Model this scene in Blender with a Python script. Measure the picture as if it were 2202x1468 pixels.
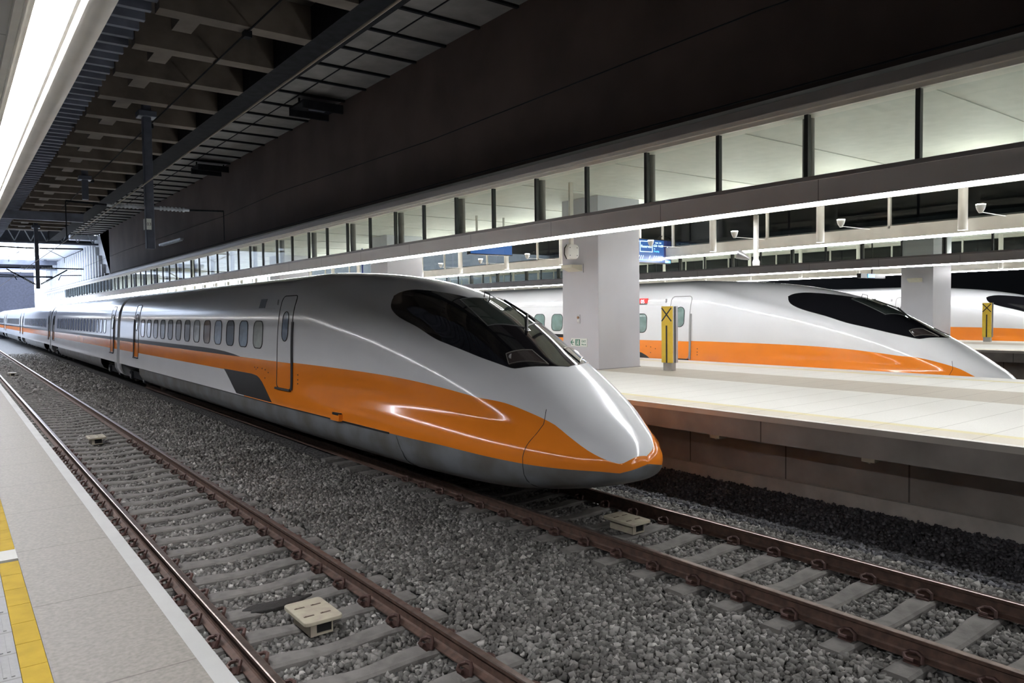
import bpy, math, random
import numpy as np
from mathutils import Vector, Matrix
random.seed(7); RNG = np.random.default_rng(7)
for o in list(bpy.data.objects): bpy.data.objects.remove(o)
SC = bpy.context.scene; COL = SC.collection

# ------------------------------------------------------------------ camera
F_PX, CX, CY, CAMH = 1607.0, 1101.0, 734.0, 2.842
yw, pt, rl = [math.radians(a) for a in (37.035, 2.399, -.742)]
fw = Vector((math.sin(yw)*math.cos(pt), math.cos(yw)*math.cos(pt), -math.sin(pt)))
rt = Vector((math.cos(yw), -math.sin(yw), 0)); up = rt.cross(fw)
rt2 = rt*math.cos(rl)+up*math.sin(rl); up2 = -rt*math.sin(rl)+up*math.cos(rl)
cd = bpy.data.cameras.new('camera'); cam = bpy.data.objects.new('camera', cd); COL.objects.link(cam)
M4 = Matrix((( rt2.x, up2.x, -fw.x, 0), (rt2.y, up2.y, -fw.y, 0), (rt2.z, up2.z, -fw.z, CAMH), (0, 0, 0, 1)))
cam.matrix_world = M4
cd.sensor_width = 36; cd.lens = F_PX/2202*36; cd.clip_start = .05; cd.clip_end = 1000
SC.camera = cam
# ------------------------------------------------------------------ world, exposure
w = bpy.data.worlds.new('world'); SC.world = w; w.use_nodes = True
bg = w.node_tree.nodes['Background']; bg.inputs[0].default_value = (.72, .82, 1, 1); bg.inputs[1].default_value = 13.0
vs = SC.view_settings; vs.view_transform = 'Standard'; vs.look = 'None'; vs.gamma = 1; vs.use_curve_mapping = False
vs.exposure = 0.0
E_LEFT, E_RIGHT, E_UP = 74.0, 58.0, 300.0

# ------------------------------------------------------------------ materials
def nt(name):
    m = bpy.data.materials.new(name); m.use_nodes = True; t = m.node_tree
    return m, t, t.nodes['Principled BSDF']
def mat(name, col, rough=.5, metal=0, coat=0, emit=None, es=0, var=0, scale=4., bump=0, bscale=60., spec=.5, dirt=None):
    m, t, b = nt(name); L = t.links
    b.inputs['Base Color'].default_value = (*col, 1); b.inputs['Roughness'].default_value = rough
    b.inputs['Metallic'].default_value = metal; b.inputs['Coat Weight'].default_value = coat
    b.inputs['Coat Roughness'].default_value = .04; b.inputs['Specular IOR Level'].default_value = spec
    if emit: b.inputs['Emission Color'].default_value = (*emit, 1); b.inputs['Emission Strength'].default_value = es
    g = t.nodes.new('ShaderNodeTexCoord')
    if var:
        n = t.nodes.new('ShaderNodeTexNoise'); n.inputs['Scale'].default_value = scale; n.inputs['Detail'].default_value = 6
        L.new(g.outputs['Object'], n.inputs['Vector'])
        r = t.nodes.new('ShaderNodeMix'); r.data_type = 'RGBA'
        d = dirt or tuple(c*(1-var) for c in col)
        r.inputs[6].default_value = (*d, 1); r.inputs[7].default_value = (*[min(1, c*(1+var*.5)) for c in col], 1)
        cr = t.nodes.new('ShaderNodeMapRange'); cr.inputs[1].default_value = .35; cr.inputs[2].default_value = .65
        L.new(n.outputs['Fac'], cr.inputs[0]); L.new(cr.outputs[0], r.inputs[0]); L.new(r.outputs[2], b.inputs['Base Color'])
    if bump:
        n = t.nodes.new('ShaderNodeTexNoise'); n.inputs['Scale'].default_value = bscale; n.inputs['Detail'].default_value = 4
        L.new(g.outputs['Object'], n.inputs['Vector'])
        bp = t.nodes.new('ShaderNodeBump'); bp.inputs['Strength'].default_value = bump; bp.inputs['Distance'].default_value = .01
        L.new(n.outputs['Fac'], bp.inputs['Height']); L.new(bp.outputs[0], b.inputs['Normal'])
    return m
def glassmat(name, tint, rough=.02):
    m, t, b = nt(name); b.inputs['Base Color'].default_value = (*tint, 1); b.inputs['Roughness'].default_value = rough
    b.inputs['Alpha'].default_value = 1; L = t.links
    tr = t.nodes.new('ShaderNodeBsdfTransparent'); tr.inputs[0].default_value = (*tint, 1)
    gl = t.nodes.new('ShaderNodeBsdfGlossy'); gl.inputs['Roughness'].default_value = rough
    lw = t.nodes.new('ShaderNodeLayerWeight'); lw.inputs[0].default_value = .5
    pw = t.nodes.new('ShaderNodeMath'); pw.operation = 'POWER'; pw.inputs[1].default_value = 5; L.new(lw.outputs['Facing'], pw.inputs[0])
    fr = t.nodes.new('ShaderNodeMath'); fr.operation = 'MULTIPLY_ADD'; fr.inputs[1].default_value = .8; fr.inputs[2].default_value = .03; L.new(pw.outputs[0], fr.inputs[0])
    mx = t.nodes.new('ShaderNodeMixShader'); L.new(fr.outputs[0], mx.inputs[0]); L.new(tr.outputs[0], mx.inputs[1]); L.new(gl.outputs[0], mx.inputs[2])
    L.new(mx.outputs[0], t.nodes['Material Output'].inputs['Surface'])
    return m
WHITE = mat('train_white', (.80, .81, .825), .14, 0, .2, var=.03, scale=.7)
ORANGE = mat('train_orange', (.88, .25, .022), .14, 0, .2, var=.05, scale=.8)
SKIRT = mat('train_skirt_grey', (.16, .172, .185), .42, 0, .15, var=.35, scale=1.6, dirt=(.11, .105, .095))
BLACKG = mat('black_glass', (.008, .008, .010), .05, 0, 1)
BLACK = mat('black_paint', (.012, .012, .013), .35, var=.2)
RUBBER = mat('black_rubber', (.015, .015, .015), .6, var=.2)
PANE = mat('windscreen_pane', (.035, .045, .04), .03, 0, 1)
LAMPG = mat('lamp_cover', (.055, .045, .042), .05, 0, 1)
SILV = mat('brushed_silver', (.5, .5, .51), .3, .8, var=.1)
WINB = mat('window_blue', (.20, .27, .38), .06, 0, 1, var=.5, scale=1.7)  # blue tint and blotches paint the windows' reflections into the colour
WING = mat('window_green', (.20, .30, .28), .1, 0, .6, var=.4, scale=1.7)
STEEL = mat('rail_head_steel', (.33, .27, .24), .32, .85, var=.25, scale=9)
RUST = mat('rail_rust', (.085, .048, .034), .7, .1, var=.4, scale=12)
SLEEP = mat('sleeper_concrete', (.155, .147, .135), .85, var=.25, scale=7, bump=.3)
CLIP = mat('clip_rust', (.07, .035, .028), .6, .3, var=.3)
CREAM = mat('cream_plastic', (.40, .38, .28), .5, var=.15, scale=9, dirt=(.36, .31, .25))
DARKV = mat('dark_void', (.01, .01, .01), .9)
CONC = mat('dark_concrete', (.07, .06, .052), .85, var=.35, scale=1.2, bump=.2)
CONCB = mat('beam_concrete', (.105, .086, .069), .85, var=.3, scale=1.5)
BLUEC = mat('corrugated_blue_grey', (.13, .145, .19), .6, var=.3, scale=1.3)
BROWNW = mat('dark_brown_wall', (.085, .058, .049), .8, var=.25, scale=.6)
BEAMD = mat('dark_steel_beam', (.014, .015, .018), .9, var=.3, spec=.1)
PANELG = mat('ceiling_panel_grey', (.17, .166, .16), .7, var=.2, scale=2)
FASC = mat('fascia_grey', (.285, .265, .25), .45, .1, var=.06, scale=.5)
FASCW = mat('fascia_white', (.68, .66, .60), .5, var=.05)
HEADW = mat('canopy_head_beige', (.78, .74, .66), .5, var=.05)
CEILW = mat('canopy_ceiling_white', (.60, .60, .55), .6, var=.06)
MULL = mat('mullion_dark', (.05, .052, .05), .4, .3, var=.1)
GLASS = glassmat('canopy_glass', (.86, .90, .87))
PILL = mat('pillar_grey', (.50, .505, .54), .45, var=.04, scale=1)
YEL = mat('sign_yellow', (.80, .57, .05), .4, var=.08)
LWHITE = mat('left_housing_white', (.85, .83, .76), .5, var=.06)
MASTM = mat('mast_steel', (.075, .085, .115), .5, .3, var=.2)
INSU = mat('insulator_grey', (.52, .56, .60), .4, var=.1)
WIRE = mat('wire_copper', (.30, .26, .2), .5, .5)
LOUV = mat('white_cladding', (.6, .62, .66), .5, var=.1)
PW = mat('plastic_white', (.72, .72, .68), .4, var=.05)
LEDW = mat('led_white', (1, 1, 1), .5, emit=(.96, .97, 1.0), es=E_RIGHT)
LEDL = mat('led_left', (1, 1, 1), .5, emit=(.96, .955, 1.0), es=E_LEFT)
UPL = mat('uplight_emit', (1, 1, 1), .5, emit=(1, .98, .93), es=E_UP)
SCRB = mat('screen_blue', (.01, .02, .06), .3, emit=(.02, .10, .32), es=1.0)
SCRN = mat('screen_navy', (.01, .01, .03), .3, emit=(.012, .02, .10), es=1.0)
SCRT = mat('screen_text', (.6, .8, 1), .3, emit=(.55, .85, 1.0), es=1.6)
SCRC = mat('screen_cyan', (.1, .4, 1), .3, emit=(.08, .42, 1.0), es=2.0)
REDP = mat('red_display', (.5, .03, .03), .4, emit=(.8, .06, .05), es=.5)
SIGNW = mat('sign_white', (.75, .78, .73), .5, var=.04)
GREEN = mat('sign_green', (.01, .16, .09), .5)
INKG = mat('ink_grey', (.1, .1, .11), .5)

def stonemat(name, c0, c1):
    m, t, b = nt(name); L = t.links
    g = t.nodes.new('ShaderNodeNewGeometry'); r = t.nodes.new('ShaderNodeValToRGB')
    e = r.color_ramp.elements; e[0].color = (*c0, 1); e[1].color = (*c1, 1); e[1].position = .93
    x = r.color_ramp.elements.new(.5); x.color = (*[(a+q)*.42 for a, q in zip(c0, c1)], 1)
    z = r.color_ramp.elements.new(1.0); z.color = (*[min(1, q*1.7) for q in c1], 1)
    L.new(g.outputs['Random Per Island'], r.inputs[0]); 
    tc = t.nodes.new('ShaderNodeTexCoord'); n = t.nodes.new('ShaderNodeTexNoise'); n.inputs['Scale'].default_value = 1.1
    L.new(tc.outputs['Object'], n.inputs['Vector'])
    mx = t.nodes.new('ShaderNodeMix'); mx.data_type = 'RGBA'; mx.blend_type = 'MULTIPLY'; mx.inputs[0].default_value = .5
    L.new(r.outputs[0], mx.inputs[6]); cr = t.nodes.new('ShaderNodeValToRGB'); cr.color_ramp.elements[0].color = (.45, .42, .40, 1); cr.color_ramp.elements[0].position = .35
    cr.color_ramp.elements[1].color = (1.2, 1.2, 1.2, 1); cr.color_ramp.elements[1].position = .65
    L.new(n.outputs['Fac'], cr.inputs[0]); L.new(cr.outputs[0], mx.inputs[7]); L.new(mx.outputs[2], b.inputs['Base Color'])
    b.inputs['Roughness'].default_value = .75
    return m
STONE = stonemat('ballast_stone', (.06, .058, .052), (.25, .242, .225))
STONED = stonemat('ballast_dark', (.03, .03, .034), (.12, .12, .13))  # darker stone tones for the strip along the island wall
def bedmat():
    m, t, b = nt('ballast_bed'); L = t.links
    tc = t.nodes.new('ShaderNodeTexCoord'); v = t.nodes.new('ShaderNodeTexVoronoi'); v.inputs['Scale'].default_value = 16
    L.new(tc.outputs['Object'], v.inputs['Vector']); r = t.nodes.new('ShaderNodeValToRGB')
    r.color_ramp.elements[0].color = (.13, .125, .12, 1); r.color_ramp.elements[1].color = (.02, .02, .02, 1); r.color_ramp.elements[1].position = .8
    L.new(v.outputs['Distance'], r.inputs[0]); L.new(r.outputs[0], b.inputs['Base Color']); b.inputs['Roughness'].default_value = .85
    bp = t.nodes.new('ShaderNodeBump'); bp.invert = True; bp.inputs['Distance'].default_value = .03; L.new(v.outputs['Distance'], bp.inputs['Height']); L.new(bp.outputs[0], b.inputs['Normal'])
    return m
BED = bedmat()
def tilemat(name, bands, default, xoff=0., joint=.62, jx=None, speck=.12):
    """surface laid in strips along y: bands = [(x0,x1,colour)], joints across every `joint` metres"""
    m, t, b = nt(name); L = t.links; N = t.nodes.new
    tc = N('ShaderNodeTexCoord'); sp = N('ShaderNodeSeparateXYZ'); L.new(tc.outputs['Object'], sp.inputs[0])
    cur = None
    base = N('ShaderNodeRGB'); base.outputs[0].default_value = (*default, 1); cur = base.outputs[0]
    for x0, x1, c in bands:
        a = N('ShaderNodeMath'); a.operation = 'GREATER_THAN'; a.inputs[1].default_value = x0; L.new(sp.outputs[0], a.inputs[0])
        d = N('ShaderNodeMath'); d.operation = 'LESS_THAN'; d.inputs[1].default_value = x1; L.new(sp.outputs[0], d.inputs[0])
        e = N('ShaderNodeMath'); e.operation = 'MULTIPLY'; L.new(a.outputs[0], e.inputs[0]); L.new(d.outputs[0], e.inputs[1])
        mx = N('ShaderNodeMix'); mx.data_type = 'RGBA'; L.new(e.outputs[0], mx.inputs[0]); L.new(cur, mx.inputs[6]); mx.inputs[7].default_value = (*c, 1); cur = mx.outputs[2]
    dv = N('ShaderNodeMath'); dv.operation = 'DIVIDE'; dv.inputs[1].default_value = joint; L.new(sp.outputs[1], dv.inputs[0])
    fr = N('ShaderNodeMath'); fr.operation = 'FRACT'; L.new(dv.outputs[0], fr.inputs[0])
    lt = N('ShaderNodeMath'); lt.operation = 'LESS_THAN'; lt.inputs[1].default_value = .012/joint; L.new(fr.outputs[0], lt.inputs[0])
    j = lt.outputs[0]
    if jx:
        dx = N('ShaderNodeMath'); dx.operation = 'DIVIDE'; dx.inputs[1].default_value = jx; L.new(sp.outputs[0], dx.inputs[0])
        fx = N('ShaderNodeMath'); fx.operation = 'FRACT'; L.new(dx.outputs[0], fx.inputs[0])
        lx = N('ShaderNodeMath'); lx.operation = 'LESS_THAN'; lx.inputs[1].default_value = .010/jx; L.new(fx.outputs[0], lx.inputs[0])
        o = N('ShaderNodeMath'); o.operation = 'MAXIMUM'; L.new(j, o.inputs[0]); L.new(lx.outputs[0], o.inputs[1]); j = o.outputs[0]
    mj = N('ShaderNodeMix'); mj.data_type = 'RGBA'; mj.blend_type = 'MULTIPLY'; L.new(cur, mj.inputs[6]); mj.inputs[7].default_value = (.62, .6, .58, 1)
    L.new(j, mj.inputs[0])
    n = N('ShaderNodeTexNoise'); n.inputs['Scale'].default_value = 45; n.inputs['Detail'].default_value = 5; L.new(tc.outputs['Object'], n.inputs['Vector'])
    mr = N('ShaderNodeMapRange'); mr.inputs[3].default_value = 1-speck; mr.inputs[4].default_value = 1+speck; mr.inputs[1].default_value = .3; mr.inputs[2].default_value = .7
    L.new(n.outputs['Fac'], mr.inputs[0]); vm = N('ShaderNodeVectorMath'); vm.operation = 'SCALE'; L.new(mj.outputs[2], vm.inputs[0]); L.new(mr.outputs[0], vm.inputs['Scale'])
    L.new(vm.outputs[0], b.inputs['Base Color']); b.inputs['Roughness'].default_value = .6; b.inputs['Specular IOR Level'].default_value = .3
    return m
def panelmat(name, col, pitch_y, line=.02, dark=.25, z=False, off=0., var=.25):
    m, t, b = nt(name); L = t.links; N = t.nodes.new
    tc = N('ShaderNodeTexCoord'); sp = N('ShaderNodeSeparateXYZ'); L.new(tc.outputs['Object'], sp.inputs[0])
    ad = N('ShaderNodeMath'); ad.inputs[1].default_value = off; L.new(sp.outputs[1], ad.inputs[0])
    dv = N('ShaderNodeMath'); dv.operation = 'DIVIDE'; dv.inputs[1].default_value = pitch_y; L.new(ad.outputs[0], dv.inputs[0])
    fr = N('ShaderNodeMath'); fr.operation = 'FRACT'; L.new(dv.outputs[0], fr.inputs[0])
    lt = N('ShaderNodeMath'); lt.operation = 'LESS_THAN'; lt.inputs[1].default_value = line/pitch_y; L.new(fr.outputs[0], lt.inputs[0])
    n = N('ShaderNodeTexNoise'); n.inputs['Scale'].default_value = 1.5; n.inputs['Detail'].default_value = 7; L.new(tc.outputs['Object'], n.inputs['Vector'])
    mr = N('ShaderNodeMapRange'); mr.inputs[1].default_value = .3; mr.inputs[2].default_value = .7; mr.inputs[3].default_value = 1-var; mr.inputs[4].default_value = 1+var
    L.new(n.outputs['Fac'], mr.inputs[0])
    mx = N('ShaderNodeMix'); mx.data_type = 'RGBA'; L.new(lt.outputs[0], mx.inputs[0]); mx.inputs[6].default_value = (*col, 1); mx.inputs[7].default_value = (*[c*dark for c in col], 1)
    vm = N('ShaderNodeVectorMath'); vm.operation = 'SCALE'; L.new(mx.outputs[2], vm.inputs[0]); L.new(mr.outputs[0], vm.inputs['Scale'])
    L.new(vm.outputs[0], b.inputs['Base Color']); b.inputs['Roughness'].default_value = .7
    return m

# ------------------------------------------------------------------ mesh helpers
class MB:
    def __init__(s): s.v = []; s.f = []; s.m = []; s.n = 0; s.smooth = False
    def add(s, v, f, mi=0):
        s.v.extend([tuple(p) for p in v]); s.f.extend([tuple(i+s.n for i in q) for q in f]); s.m.extend([mi]*len(f)); s.n += len(v); return s
    def box(s, x0, x1, y0, y1, z0, z1, mi=0):
        v = [(x0,y0,z0),(x1,y0,z0),(x1,y1,z0),(x0,y1,z0),(x0,y0,z1),(x1,y0,z1),(x1,y1,z1),(x0,y1,z1)]
        return s.add(v, [(0,3,2,1),(4,5,6,7),(0,1,5,4),(1,2,6,5),(2,3,7,6),(3,0,4,7)], mi)
    def bar(s, a, b, w, h=None, mi=0, upv=(0,0,1)):
        a = Vector(a); b = Vector(b); h = h or w; d = (b-a).normalized(); u = Vector(upv)
        if abs(d.dot(u)) > .95: u = Vector((1,0,0))
        r = d.cross(u).normalized(); u = r.cross(d)
        v = [p+r*(i*w/2)+u*(j*h/2) for p in (a, b) for i, j in ((-1,-1),(1,-1),(1,1),(-1,1))]
        return s.add(v, [(0,1,2,3),(7,6,5,4),(0,4,5,1),(1,5,6,2),(2,6,7,3),(3,7,4,0)], mi)
    def tube(s, pts, r, n=8, mi=0, cap=True):
        pts = [Vector(p) for p in pts]; rs = r if isinstance(r, (list, tuple)) else [r]*len(pts); V = []; pu = None
        for i, p in enumerate(pts):
            d = (pts[min(i+1, len(pts)-1)]-pts[max(i-1, 0)]).normalized()
            u = pu if pu is not None else (Vector((0,0,1)) if abs(d.z) < .9 else Vector((1,0,0)))
            u = (u-d*u.dot(d)).normalized(); pu = u; q = d.cross(u)
            V += [p+(u*math.cos(k*2*math.pi/n)+q*math.sin(k*2*math.pi/n))*rs[i] for k in range(n)]
        F = [(i*n+k, i*n+(k+1)%n, (i+1)*n+(k+1)%n, (i+1)*n+k) for i in range(len(pts)-1) for k in range(n)]
        if cap: F += [tuple(range(n))[::-1], tuple((len(pts)-1)*n+k for k in range(n))]
        return s.add(V, F, mi)
    def prism(s, poly, y0, y1, mi=0):   # polygon in xz, extruded along y
        n = len(poly); v = [(x, y0, z) for x, z in poly]+[(x, y1, z) for x, z in poly]
        f = [tuple(range(n)), tuple(range(2*n-1, n-1, -1))]+[(i, i+n, (i+1) % n+n, (i+1) % n) for i in range(n)]
        return s.add(v, f, mi)
    def prismz(s, poly, z0, z1, mi=0):
        n = len(poly); v = [(x, y, z0) for x, y in poly]+[(x, y, z1) for x, y in poly]
        f = [tuple(range(n-1, -1, -1)), tuple(range(n, 2*n))]+[(i, (i+1) % n, (i+1) % n+n, i+n) for i in range(n)]
        return s.add(v, f, mi)
    def grid(s, G, N=None, off=0., skirt=0., mi=0):
        """G: n x m x 3 points, N normals; sheet lifted by off with its rim turned down by skirt"""
        G = np.asarray(G, float); n, m = G.shape[:2]; T = G+(N*off if N is not None else 0)
        base = s.n; s.v.extend(map(tuple, T.reshape(-1, 3))); s.n += n*m
        def q(a, b, c, d): s.f.append((a, b, c, d)); s.m.append(mi)
        for i in range(n-1):
            for j in range(m-1): q(base+i*m+j, base+i*m+j+1, base+(i+1)*m+j+1, base+(i+1)*m+j)
        if skirt:
            ring = [(0, j) for j in range(m)]+[(i, m-1) for i in range(1, n)]+[(n-1, j) for j in range(m-2, -1, -1)]+[(i, 0) for i in range(n-2, 0, -1)]
            b2 = s.n; s.v.extend([tuple(T[i, j]-N[i, j]*skirt) for i, j in ring]); s.n += len(ring); k = len(ring)
            for a in range(k):
                c = (a+1) % k; q(base+ring[a][0]*m+ring[a][1], b2+a, b2+c, base+ring[c][0]*m+ring[c][1])
        return s
    def build(s, name, mats, parent=None, smooth=False, bevel=0):
        me = bpy.data.meshes.new(name); me.from_pydata(s.v, [], s.f); mats = mats if isinstance(mats, (list, tuple)) else [mats]
        for m in mats: me.materials.append(m)
        me.polygons.foreach_set('material_index', s.m)
        import bmesh
        bm = bmesh.new(); bm.from_mesh(me)
        if smooth: bmesh.ops.remove_doubles(bm, verts=bm.verts, dist=1e-4)
        bmesh.ops.recalc_face_normals(bm, faces=bm.faces); bm.to_mesh(me); bm.free()
        if smooth:
            me.polygons.foreach_set('use_smooth', [True]*len(me.polygons)); 
            try: me.set_sharp_from_angle(angle=math.radians(38))
            except Exception: pass
        o = bpy.data.objects.new(name, me); COL.objects.link(o)
        if parent: o.parent = parent; o.matrix_parent_inverse = parent_inv(parent)
        if bevel:
            b = o.modifiers.new('bevel', 'BEVEL'); b.width = bevel; b.segments = 2; b.limit_method = 'ANGLE'
        return o
def world_of(o):
    m = Matrix.LocRotScale(o.location, o.rotation_euler, o.scale)
    return (world_of(o.parent) @ o.matrix_parent_inverse @ m) if o.parent else m
def parent_inv(p): return world_of(p).inverted()
def tag(o, label=None, cat=None, group=None, kind=None):
    for k, v in (('label', label), ('category', cat), ('group', group), ('kind', kind)):
        if v: o[k] = v
    return o
def empty(name, loc): o = bpy.data.objects.new(name, None); o.empty_display_size = .2; o.location = loc; COL.objects.link(o); return o
def struct(o): o['kind'] = 'structure'; return o
KIDS = {}
def kids(o): return [c for c in bpy.data.objects if c.parent == o]
def copy_tree(o, parent=None, kmap=None):
    if kmap is None:
        kmap = {}
        for c in bpy.data.objects:
            if c.parent: kmap.setdefault(c.parent.name, []).append(c)
    c = o.copy(); COL.objects.link(c)
    if parent: c.parent = parent; c.matrix_parent_inverse = o.matrix_parent_inverse.copy()
    for ch in kmap.get(o.name, []): copy_tree(ch, c, kmap)
    return c
def text(body, size, mat_, parent, origin, xdir, updir, name='lettering', align='CENTER', depth=.002):
    cu = bpy.data.curves.new('t', 'FONT'); cu.body = body; cu.size = size; cu.align_x = align; cu.align_y = 'CENTER'; cu.extrude = depth; cu.resolution_u = 3
    tmp = bpy.data.objects.new('t', cu); COL.objects.link(tmp); bpy.context.view_layer.update()
    me = bpy.data.meshes.new_from_object(tmp); bpy.data.objects.remove(tmp)
    x = Vector(xdir).normalized(); u = Vector(updir).normalized(); z = x.cross(u)
    R = Matrix((( x.x, u.x, z.x, origin[0]), (x.y, u.y, z.y, origin[1]), (x.z, u.z, z.z, origin[2]), (0,0,0,1)))
    me.transform(R); me.materials.clear(); me.materials.append(mat_)
    o = bpy.data.objects.new(name, me); COL.objects.link(o); o.parent = parent; o.matrix_parent_inverse = parent_inv(parent)
    return o

# ================================================================== SETTING
Y0, Y1 = -14., 72.       # roofed hall
ZP = 1.25                # platform height over the rails
b = MB(); b.box(-7, 60, Y0, 150, -.6, -.30); struct(b.build('floor', BED))
# --- ceiling of the hall
b = MB(); b.box(-7, 60, Y0, Y1, 11.3, 11.6); b.box(3.6, 6.8, Y0, Y1, 9.75, 9.9); struct(b.build('ceiling', CONC))
b = MB(); b.box(-7.2, -7, Y0, 150, -.6, 14); struct(b.build('wall_left', panelmat('left_wall_panels', (.34, .35, .37), 1.5)))  # unseen hall wall, extended past the roof end to block sky reflections
b = MB(); b.box(-7, 60, Y0-.2, Y0, -.6, 11.6); struct(b.build('wall_back', mat('back_wall', (.12, .115, .11), .8, var=.2)))
b = MB(); b.box(60, 60.2, Y0, 150, -.6, 11.6); struct(b.build('wall_right', mat('right_wall', (.02, .02, .022), .9)))
# dark brown wall standing over the canopy edge
b = MB(); v = [(10.4, Y0, 5.95), (10.4, 66.2, 5.95), (10.4, 71.0, 9.75), (10.4, Y0, 9.75)]
v += [(x+.35, y, z) for x, y, z in v]; b.add(v, [(0,1,2,3),(7,6,5,4),(0,4,5,1),(1,5,6,2),(2,6,7,3),(3,7,4,0)])
struct(b.build('wall_upper', BROWNW))
b = MB(); b.box(10.75, 60, Y0, Y1, 9.6, 9.75); struct(b.build('ceiling_inner', BEAMD))
# far opening: daylight beyond, with a dark block closing the lower part
b = MB(); b.box(-7, 10.2, 128, 129, -.6, 9.2); b.box(-7, 10.4, 104, 105, 8.3, 9.0, 1); b.box(-7, 10.3, 104.2, 104.8, 7.4, 7.6, 1)
struct(b.build('wall_far', [mat('far_block', (.02, .022, .035), .8, var=.3), BEAMD]))
# white cladding wall with fins beyond the brown wall
b = MB(); b.box(10.4, 10.6, 66.4, 112, 4.9, 9.6)
for k in range(30): b.box(10.12, 10.4, 67+k*1.5, 67.35+k*1.5, 4.9, 9.0 if k > 3 else 6.2+k*.8)
b.box(8.4, 10.4, 72, 112, 9.2, 9.6)
struct(b.build('wall_cladding', LOUV))

# --- panel strip beside the brown wall
b = MB(); b.box(7.6, 10.4, Y0, Y1, 9.62, 9.75)
b.box(8.95, 8.98, Y0, Y1, 9.60, 9.62, 1)
y = Y0
while y < Y1: b.box(7.6, 10.4, y, y+.09, 9.56, 9.62, 1); y += 1.52
tag(b.build('ceiling_panels', [PANELG, BEAMD]), kind='structure')
b = MB(); b.box(6.8, 7.55, Y0, Y1, 9.0, 11.3); tag(b.build('trim_1', BEAMD), kind='structure')
# rust-brown pipe/cable along the beam edge
# --- concrete cross beams
def beam(y, i):
    b = MB(); b.box(3.62, 6.8, y, y+.42, 9.0, 11.3)
    b.box(4.10, 4.50, y+.42, y+1.15, 9.0, 9.5)
    return b
names = []
for i in range(22):
    y = 11.5+i*2.45
    o = beam(y, i).build('concrete_beam', CONCB)
    tag(o, 'pale concrete cross beam with a short stub under the dark hall ceiling', 'beam', 'concrete cross beams above the tracks')
# --- blue grey corrugated deck at the left
b = MB(); b.box(-7, 3.6, Y0, Y1, 9.3, 9.45); y = Y0
while y < Y1: b.box(-7, 3.6, y, y+.14, 9.12, 9.3); y += .62
tag(b.build('ceiling_deck', BLUEC), kind='structure')
# suspended dark bulkheads far away
b = MB(); b.box(-6, 10.3, 73, 73.4, 8.85, 11.6); b.box(-6, 6.8, 52, 52.3, 8.5, 9.0, 1)
tag(b.build('trim_2', [BEAMD, BLUEC]), kind='structure')

# ================================================================== LEFT PLATFORM
pl = empty('platform', (0, 0, 0)); tag(pl, 'left foreground platform with beige stone paving and a yellow guide line', 'platform')
PLM = tilemat('left_paving', [(-9, .205, (.47, .47, .46)), (.205, .31, (.66, .50, .08)), (.31, .325, (.28, .27, .25)), (.86, 2, (.56, .56, .54))], (.42, .385, .335), joint=.3)
STM = tilemat('left_stone', [(.31, .325, (.14, .13, .12))], (.152, .141, .122), joint=1.2, speck=.2)
b = MB(); b.box(.315, .865, Y0+.05, 127.5, .95, ZP); b.build('stone_paving', STM, pl)
b = MB(); b.box(.865, .95, Y0+.05, 127.5, .93, ZP+.001); b.build('edge_strip', mat('edge_white', (.26, .26, .25), .6, var=.08, scale=3), pl)
b = MB(); y = Y0
yy = []
while y < 60:
    if not (5.85 < y+.15 < 6.15): yy.append(y)
    y += .3
for q in yy: b.box(.207, .313, q+.002, q+.298, 1.1, ZP+.002)
b.box(.207, .313, 59.97, 127.5, 1.1, ZP+.002); b.build('yellow_line', mat('tactile_yellow', (.30, .205, .022), .8, var=.12, scale=9, spec=.15), pl)
b = MB(); b.box(.205, .315, 5.86, 6.14, 1.1, ZP+.001); b.build('line_gap_tile', mat('pale_tile', (.3, .3, .27), .6, var=.1), pl)
b = MB(); b.box(-6.98, .205, Y0+.05, 127.5, .9, ZP)
for k in range(60):                                            # raised tactile ribs near the camera
    y = 3.0+k*.3
    for j in range(6): b.box(.02+j*.03, .034+j*.03, y+.03, y+.27, ZP, ZP+.004)
b.build('tactile_paving', tilemat('tactile_grey', [], (.175, .175, .173), joint=.3, jx=.3, speck=.06), pl)
b = MB(); b.box(-6.98, .6, Y0+.05, 127.5, -.6, .95); b.build('platform_base', CONC, pl)

# left canopy with its light line
cl = empty('platform_canopy', (0, 0, 4.3)); tag(cl, 'pale canopy edge overhead at the upper left holding the bright light line', 'canopy')
b = MB(); b.prism([(.53, 4.30), (.545, 4.30), (.56, 4.265), (.60, 4.25), (.64, 4.25), (.67, 4.265), (.685, 4.30), (.69, 4.36), (.69, 4.75), (.53, 4.75)], Y0, 92)
b.build('rounded_fascia', LWHITE, cl, smooth=True)
b = MB(); b.box(.30, .375, Y0, 92, 4.29, 4.5); b.box(.335, .345, Y0, 92, 4.275, 4.29); b.build('inner_trim', LWHITE, cl)
b = MB(); b.box(-7, .30, Y0, 92, 4.33, 4.5); b.box(.30, .53, Y0, 92, 4.40, 4.6); b.build('soffit', panelmat('soffit_white', (.50, .50, .48), 1.2, line=.012, dark=.5, var=.03), cl)
ll = empty('strip_light', (.45, 0, 4.32)); tag(ll, 'wide glowing light line under the canopy at the upper left', 'light')
b = MB(); y = Y0
while y < 91: b.box(.385, .525, y, y+2.38, 4.31, 4.39); y += 2.4
b.build('light_tube', LEDL, ll)

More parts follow.
